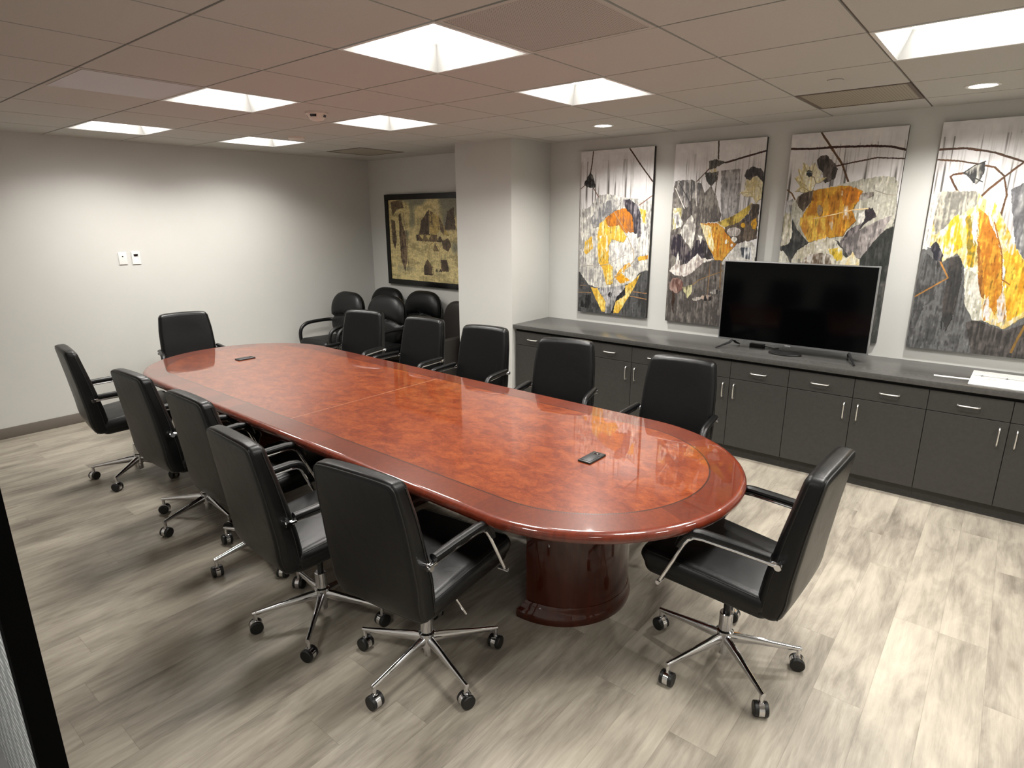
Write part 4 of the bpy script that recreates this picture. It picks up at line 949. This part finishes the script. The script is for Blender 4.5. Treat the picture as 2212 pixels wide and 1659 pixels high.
  ('P', [(0.427, 0.859), (0.5, 0.848), (0.705, 0.885), (0.979, 0.804), (1.055, 1.022), (0.508, 1.007)], (0.34, 0.32, 0.31), (0.22, 0.21, 0.2), 0.4),
  ('L', [(-0.009, 0.112), (0.192, 0.112), (0.396, 0.136), (0.609, 0.18)], 0.0045, (0.3, 0.2, 0.13)),
  ('L', [(0.609, 0.178), (0.491, 0.239), (0.404, 0.286), (0.327, 0.338)], 0.0045, (0.33, 0.22, 0.14)),
  ('L', [(0.0, 0.154), (0.155, 0.163), (0.286, 0.178), (0.416, 0.196), (0.493, 0.232), (0.537, 0.312), (0.521, 0.392)], 0.0035, (0.33, 0.23, 0.14)),
  ('L', [(0.211, 0.215), (0.139, 0.219), (0.118, 0.228), (0.154, 0.263), (0.196, 0.295)], 0.004, (0.33, 0.22, 0.14)),
  ('P', [(0.207, 0.214), (0.268, 0.184), (0.348, 0.169), (0.354, 0.211), (0.335, 0.247), (0.31, 0.267), (0.264, 0.24)], (0.68, 0.67, 0.63), (0.2, 0.2, 0.2), 0.42),
  ('L', [(0.213, 0.211), (0.278, 0.185), (0.348, 0.17)], 0.002, (0.15, 0.15, 0.15)),
  ('L', [(0.224, 0.217), (0.353, 0.254)], 0.0015, (0.2, 0.2, 0.2)),
  ('P', [(0.016, 0.287), (0.076, 0.294), (0.07, 0.385), (0.056, 0.503), (0.033, 0.543), (0.0, 0.541), (-0.008, 0.398)], (0.9, 0.89, 0.86), (0.8, 0.79, 0.76), 0.3),
  ('P', [(0.072, 0.289), (0.323, 0.291), (0.373, 0.316), (0.472, 0.367), (0.579, 0.442), (0.665, 0.522), (0.738, 0.572), (0.923, 0.642), (0.966, 0.767), (0.823, 0.82), (0.703, 0.879), (0.543, 0.848), (0.469, 0.85), (0.391, 0.778), (0.34, 0.619), (0.278, 0.56), (0.227, 0.576), (0.168, 0.6), (0.108, 0.592), (0.058, 0.53), (0.049, 0.398), (0.062, 0.332)], (0.86, 0.76, 0.48), (0.9, 0.88, 0.82), 0.42),
  ('P', [(0.34, 0.619), (0.458, 0.649), (0.543, 0.846), (0.469, 0.85), (0.391, 0.778)], (0.87, 0.86, 0.81), (0.72, 0.71, 0.64), 0.4),
  ('P', [(0.072, 0.289), (0.323, 0.292), (0.35, 0.348), (0.227, 0.398), (0.084, 0.476), (0.051, 0.411)], (0.74, 0.72, 0.66), (0.5, 0.49, 0.46), 0.5),
  ('P', [(0.058, 0.53), (0.101, 0.503), (0.169, 0.569), (0.167, 0.598), (0.108, 0.592)], (0.17, 0.17, 0.2), (0.4, 0.38, 0.4), 0.3),
  ('P', [(0.133, 0.45), (0.223, 0.385), (0.295, 0.528), (0.214, 0.568), (0.165, 0.556), (0.113, 0.503)], (0.88, 0.68, 0.16), (0.93, 0.92, 0.88), 0.3),
  ('P', [(0.282, 0.398), (0.31, 0.385), (0.398, 0.526), (0.406, 0.617), (0.36, 0.612)], (0.84, 0.64, 0.14), (0.5, 0.45, 0.2), 0.35),
  ('P', [(0.361, 0.36), (0.441, 0.398), (0.534, 0.493), (0.601, 0.587), (0.648, 0.748), (0.621, 0.822), (0.503, 0.72), (0.429, 0.591)], (0.84, 0.62, 0.22), (0.72, 0.45, 0.14), 0.35),
  ('P', [(0.596, 0.555), (0.654, 0.516), (0.747, 0.584), (0.848, 0.708), (0.814, 0.793), (0.713, 0.844), (0.627, 0.651)], (0.92, 0.77, 0.28), (0.85, 0.6, 0.15), 0.35),
  ('P', [(0.382, 0.462), (0.461, 0.59), (0.524, 0.753), (0.493, 0.741), (0.45, 0.656)], (0.55, 0.36, 0.16), (0.73, 0.5, 0.21), 0.3),
  ('P', [(0.462, 0.336), (0.576, 0.436), (0.68, 0.535), (0.648, 0.56), (0.554, 0.492), (0.462, 0.398)], (0.85, 0.84, 0.8), (0.87, 0.69, 0.25), 0.4),
  ('P', [(0.318, 0.392), (0.344, 0.36), (0.387, 0.462), (0.377, 0.526)], (0.93, 0.92, 0.88), (0.7, 0.65, 0.5), 0.3),
  ('P', [(0.524, 0.786), (0.551, 0.738), (0.597, 0.847), (0.549, 0.847)], (0.88, 0.86, 0.84), (0.73, 0.5, 0.21), 0.25),
  ('P', [(0.615, 0.756), (0.646, 0.709), (0.702, 0.838), (0.652, 0.854)], (0.88, 0.85, 0.82), (0.73, 0.5, 0.21), 0.25),
  ('P', [(0.589, 0.568), (0.609, 0.581), (0.664, 0.701), (0.635, 0.69)], (0.93, 0.92, 0.88), (0.87, 0.69, 0.25), 0.3),
  ('L', [(0.491, 0.423), (0.585, 0.555), (0.621, 0.664), (0.678, 0.682)], 0.0015, (0.55, 0.35, 0.15)),
  ('L', [(0.157, 0.598), (0.235, 0.667), (0.131, 0.709), (0.007, 0.76)], 0.003, (0.66, 0.47, 0.24)),
  ('L', [(0.858, 0.823), (0.815, 0.906), (0.786, 0.974)], 0.005, (0.55, 0.42, 0.2)),
],
}
PL = {1: 'tall lotus painting at the left, orange and yellow leaf on grey, next to the column', 2: 'tall lotus painting second from the column, dark grey leaf beside a yellow cup leaf',
      3: 'tall lotus painting behind the television with a white lotus flower and golden leaf', 4: 'tall lotus painting at the far right with a drooping yellow skirt-like leaf'}
for k, yl in ((1, 1.562), (2, .602), (3, -.345), (4, -1.300)):
    t = empty('painting', (4.034, yl-.381, 1.716), 0, PL[k], 'painting', 'four tall lotus canvases above the worktop')
    im = raster(ART[k], base_lotus, 10+k, 640, 322, .5)
    canvas_mesh('painted_canvas', im, t, .762, 1.524, 'canvas', -.001)
    MB().box((0, -.381, -.762), (.034, .381, .762), 'edge').build('stretcher', t, smooth=0)

# framed print on the recessed wall
t = empty('framed_print', (4.035, 3.80, 1.605), 0, 'wide black framed ochre abstract print half hidden behind the white column', 'picture')
hw, hh, fw = .72, .555, .066
mb = MB()
for lo, hi in (((-.006, -hw, hh-fw), (.033, hw, hh)), ((-.006, -hw, -hh), (.033, hw, -hh+fw)), ((-.006, -hw, -hh+fw), (.033, -hw+fw, hh-fw)), ((-.006, hw-fw, -hh+fw), (.033, hw, hh-fw))): mb.box(lo, hi, 'frame', .002, 1)
mb.build('frame', t)
def base_print(V, Uu, st, bl, rs):
    a = np.array((.90, .83, .60)); b = np.array((.70, .64, .46)); c = np.array((.55, .54, .46))
    f_ = np.clip((bl*.6+st*.4-.42)*4, 0, 1)[..., None]; im = a*(1-f_)+b*f_
    f2 = np.clip((vnoise(rs, *V.shape, 7, 9)-.6+.35*(.28-V))*4, 0, 1)[..., None]
    return (im*(1-f2)+c*f2)*(.9+.2*vnoise(rs, *V.shape, 90, 110)[..., None])
DKP, MDP, LTP = (.30, .25, .20), (.42, .35, .27), (.84, .76, .50)
SP = [('P', [(.03, .02), (.2, .0), (.22, .10), (.12, .12), (.05, .2)], MDP, (.55, .5, .38), .4),
      ('P', [(.42, .42), (.46, .25), (.56, .13), (.56, .42)], MDP, DKP, .45), ('L', [(.42, .42), (.57, .42), (.565, .13), (.47, .25), (.42, .42)], .004, DKP),
      ('P', [(.57, .13), (.70, .22), (.82, .44), (.74, .42), (.70, .36), (.64, .46), (.57, .42)], (.78, .68, .42), MDP, .25),
      ('P', [(.38, .425), (.41, .425), (.41, .50), (.38, .50)], DKP, DKP, .2), ('P', [(.41, .425), (.66, .425), (.66, .505), (.41, .505)], MDP, (.55, .47, .34), .4),
      ('P', [(.43, .43), (.49, .43), (.46, .485)], LTP, LTP, .1), ('P', [(.51, .43), (.58, .43), (.545, .485)], LTP, LTP, .1), ('P', [(.65, .51), (.74, .51), (.70, .43)], DKP, MDP, .4),
      ('P', [(.14, .18), (.17, .16), (.19, .3), (.24, .45), (.24, .72), (.2, .9), (.15, .75), (.14, .4)], (.53, .45, .36), DKP, .35),
      ('L', [(.21, .15), (.22, .3), (.25, .42), (.25, .8), (.23, .88)], .004, DKP), ('L', [(.155, .75), (.15, .25), (.165, .17), (.18, .25), (.18, .7)], .003, DKP),
      ('P', [(.03, .24), (.08, .26), (.10, .5), (.07, .62), (.03, .5)], (.45, .38, .3), DKP, .4),
      ('P', [(.47, .92), (.47, .82), (.52, .73), (.58, .82), (.58, .92)], DKP, MDP, .45), ('L', [(.47, .91), (.59, .91), (.59, .82), (.52, .73), (.47, .82), (.47, .91)], .0035, (.18, .15, .12)),
      ('P', [(.70, .72), (.78, .72), (.80, .86), (.70, .86)], MDP, DKP, .45), ('P', [(.60, .62), (.63, .52), (.68, .62)], MDP, (.6, .52, .36), .3),
      ('L', [(.52, .70), (.56, .55), (.63, .50), (.69, .60), (.68, .70)], .003, (.6, .45, .25)), ('P', [(.72, .50), (.80, .46), (.84, .54), (.80, .62), (.73, .58)], MDP, DKP, .3),
      ('P', [(.76, .36), (.80, .15), (.88, .10), (.90, .36)], (.33, .28, .22), MDP, .35), ('P', [(.62, .87), (.66, .87), (.64, .83)], DKP, DKP, .1), ('P', [(.67, .87), (.71, .87), (.69, .83)], DKP, DKP, .1)]
canvas_mesh('print_sheet', raster(SP, base_print, 5, 260, 340, 1.3, .006, False), t, 2*(hw-fw), 2*(hh-fw), 'print', .006)
MB().box((.008, -hw+.02, -hh+.02), (.03, hw-.02, hh-.02), 'edge').build('backing_board', t, smooth=0)
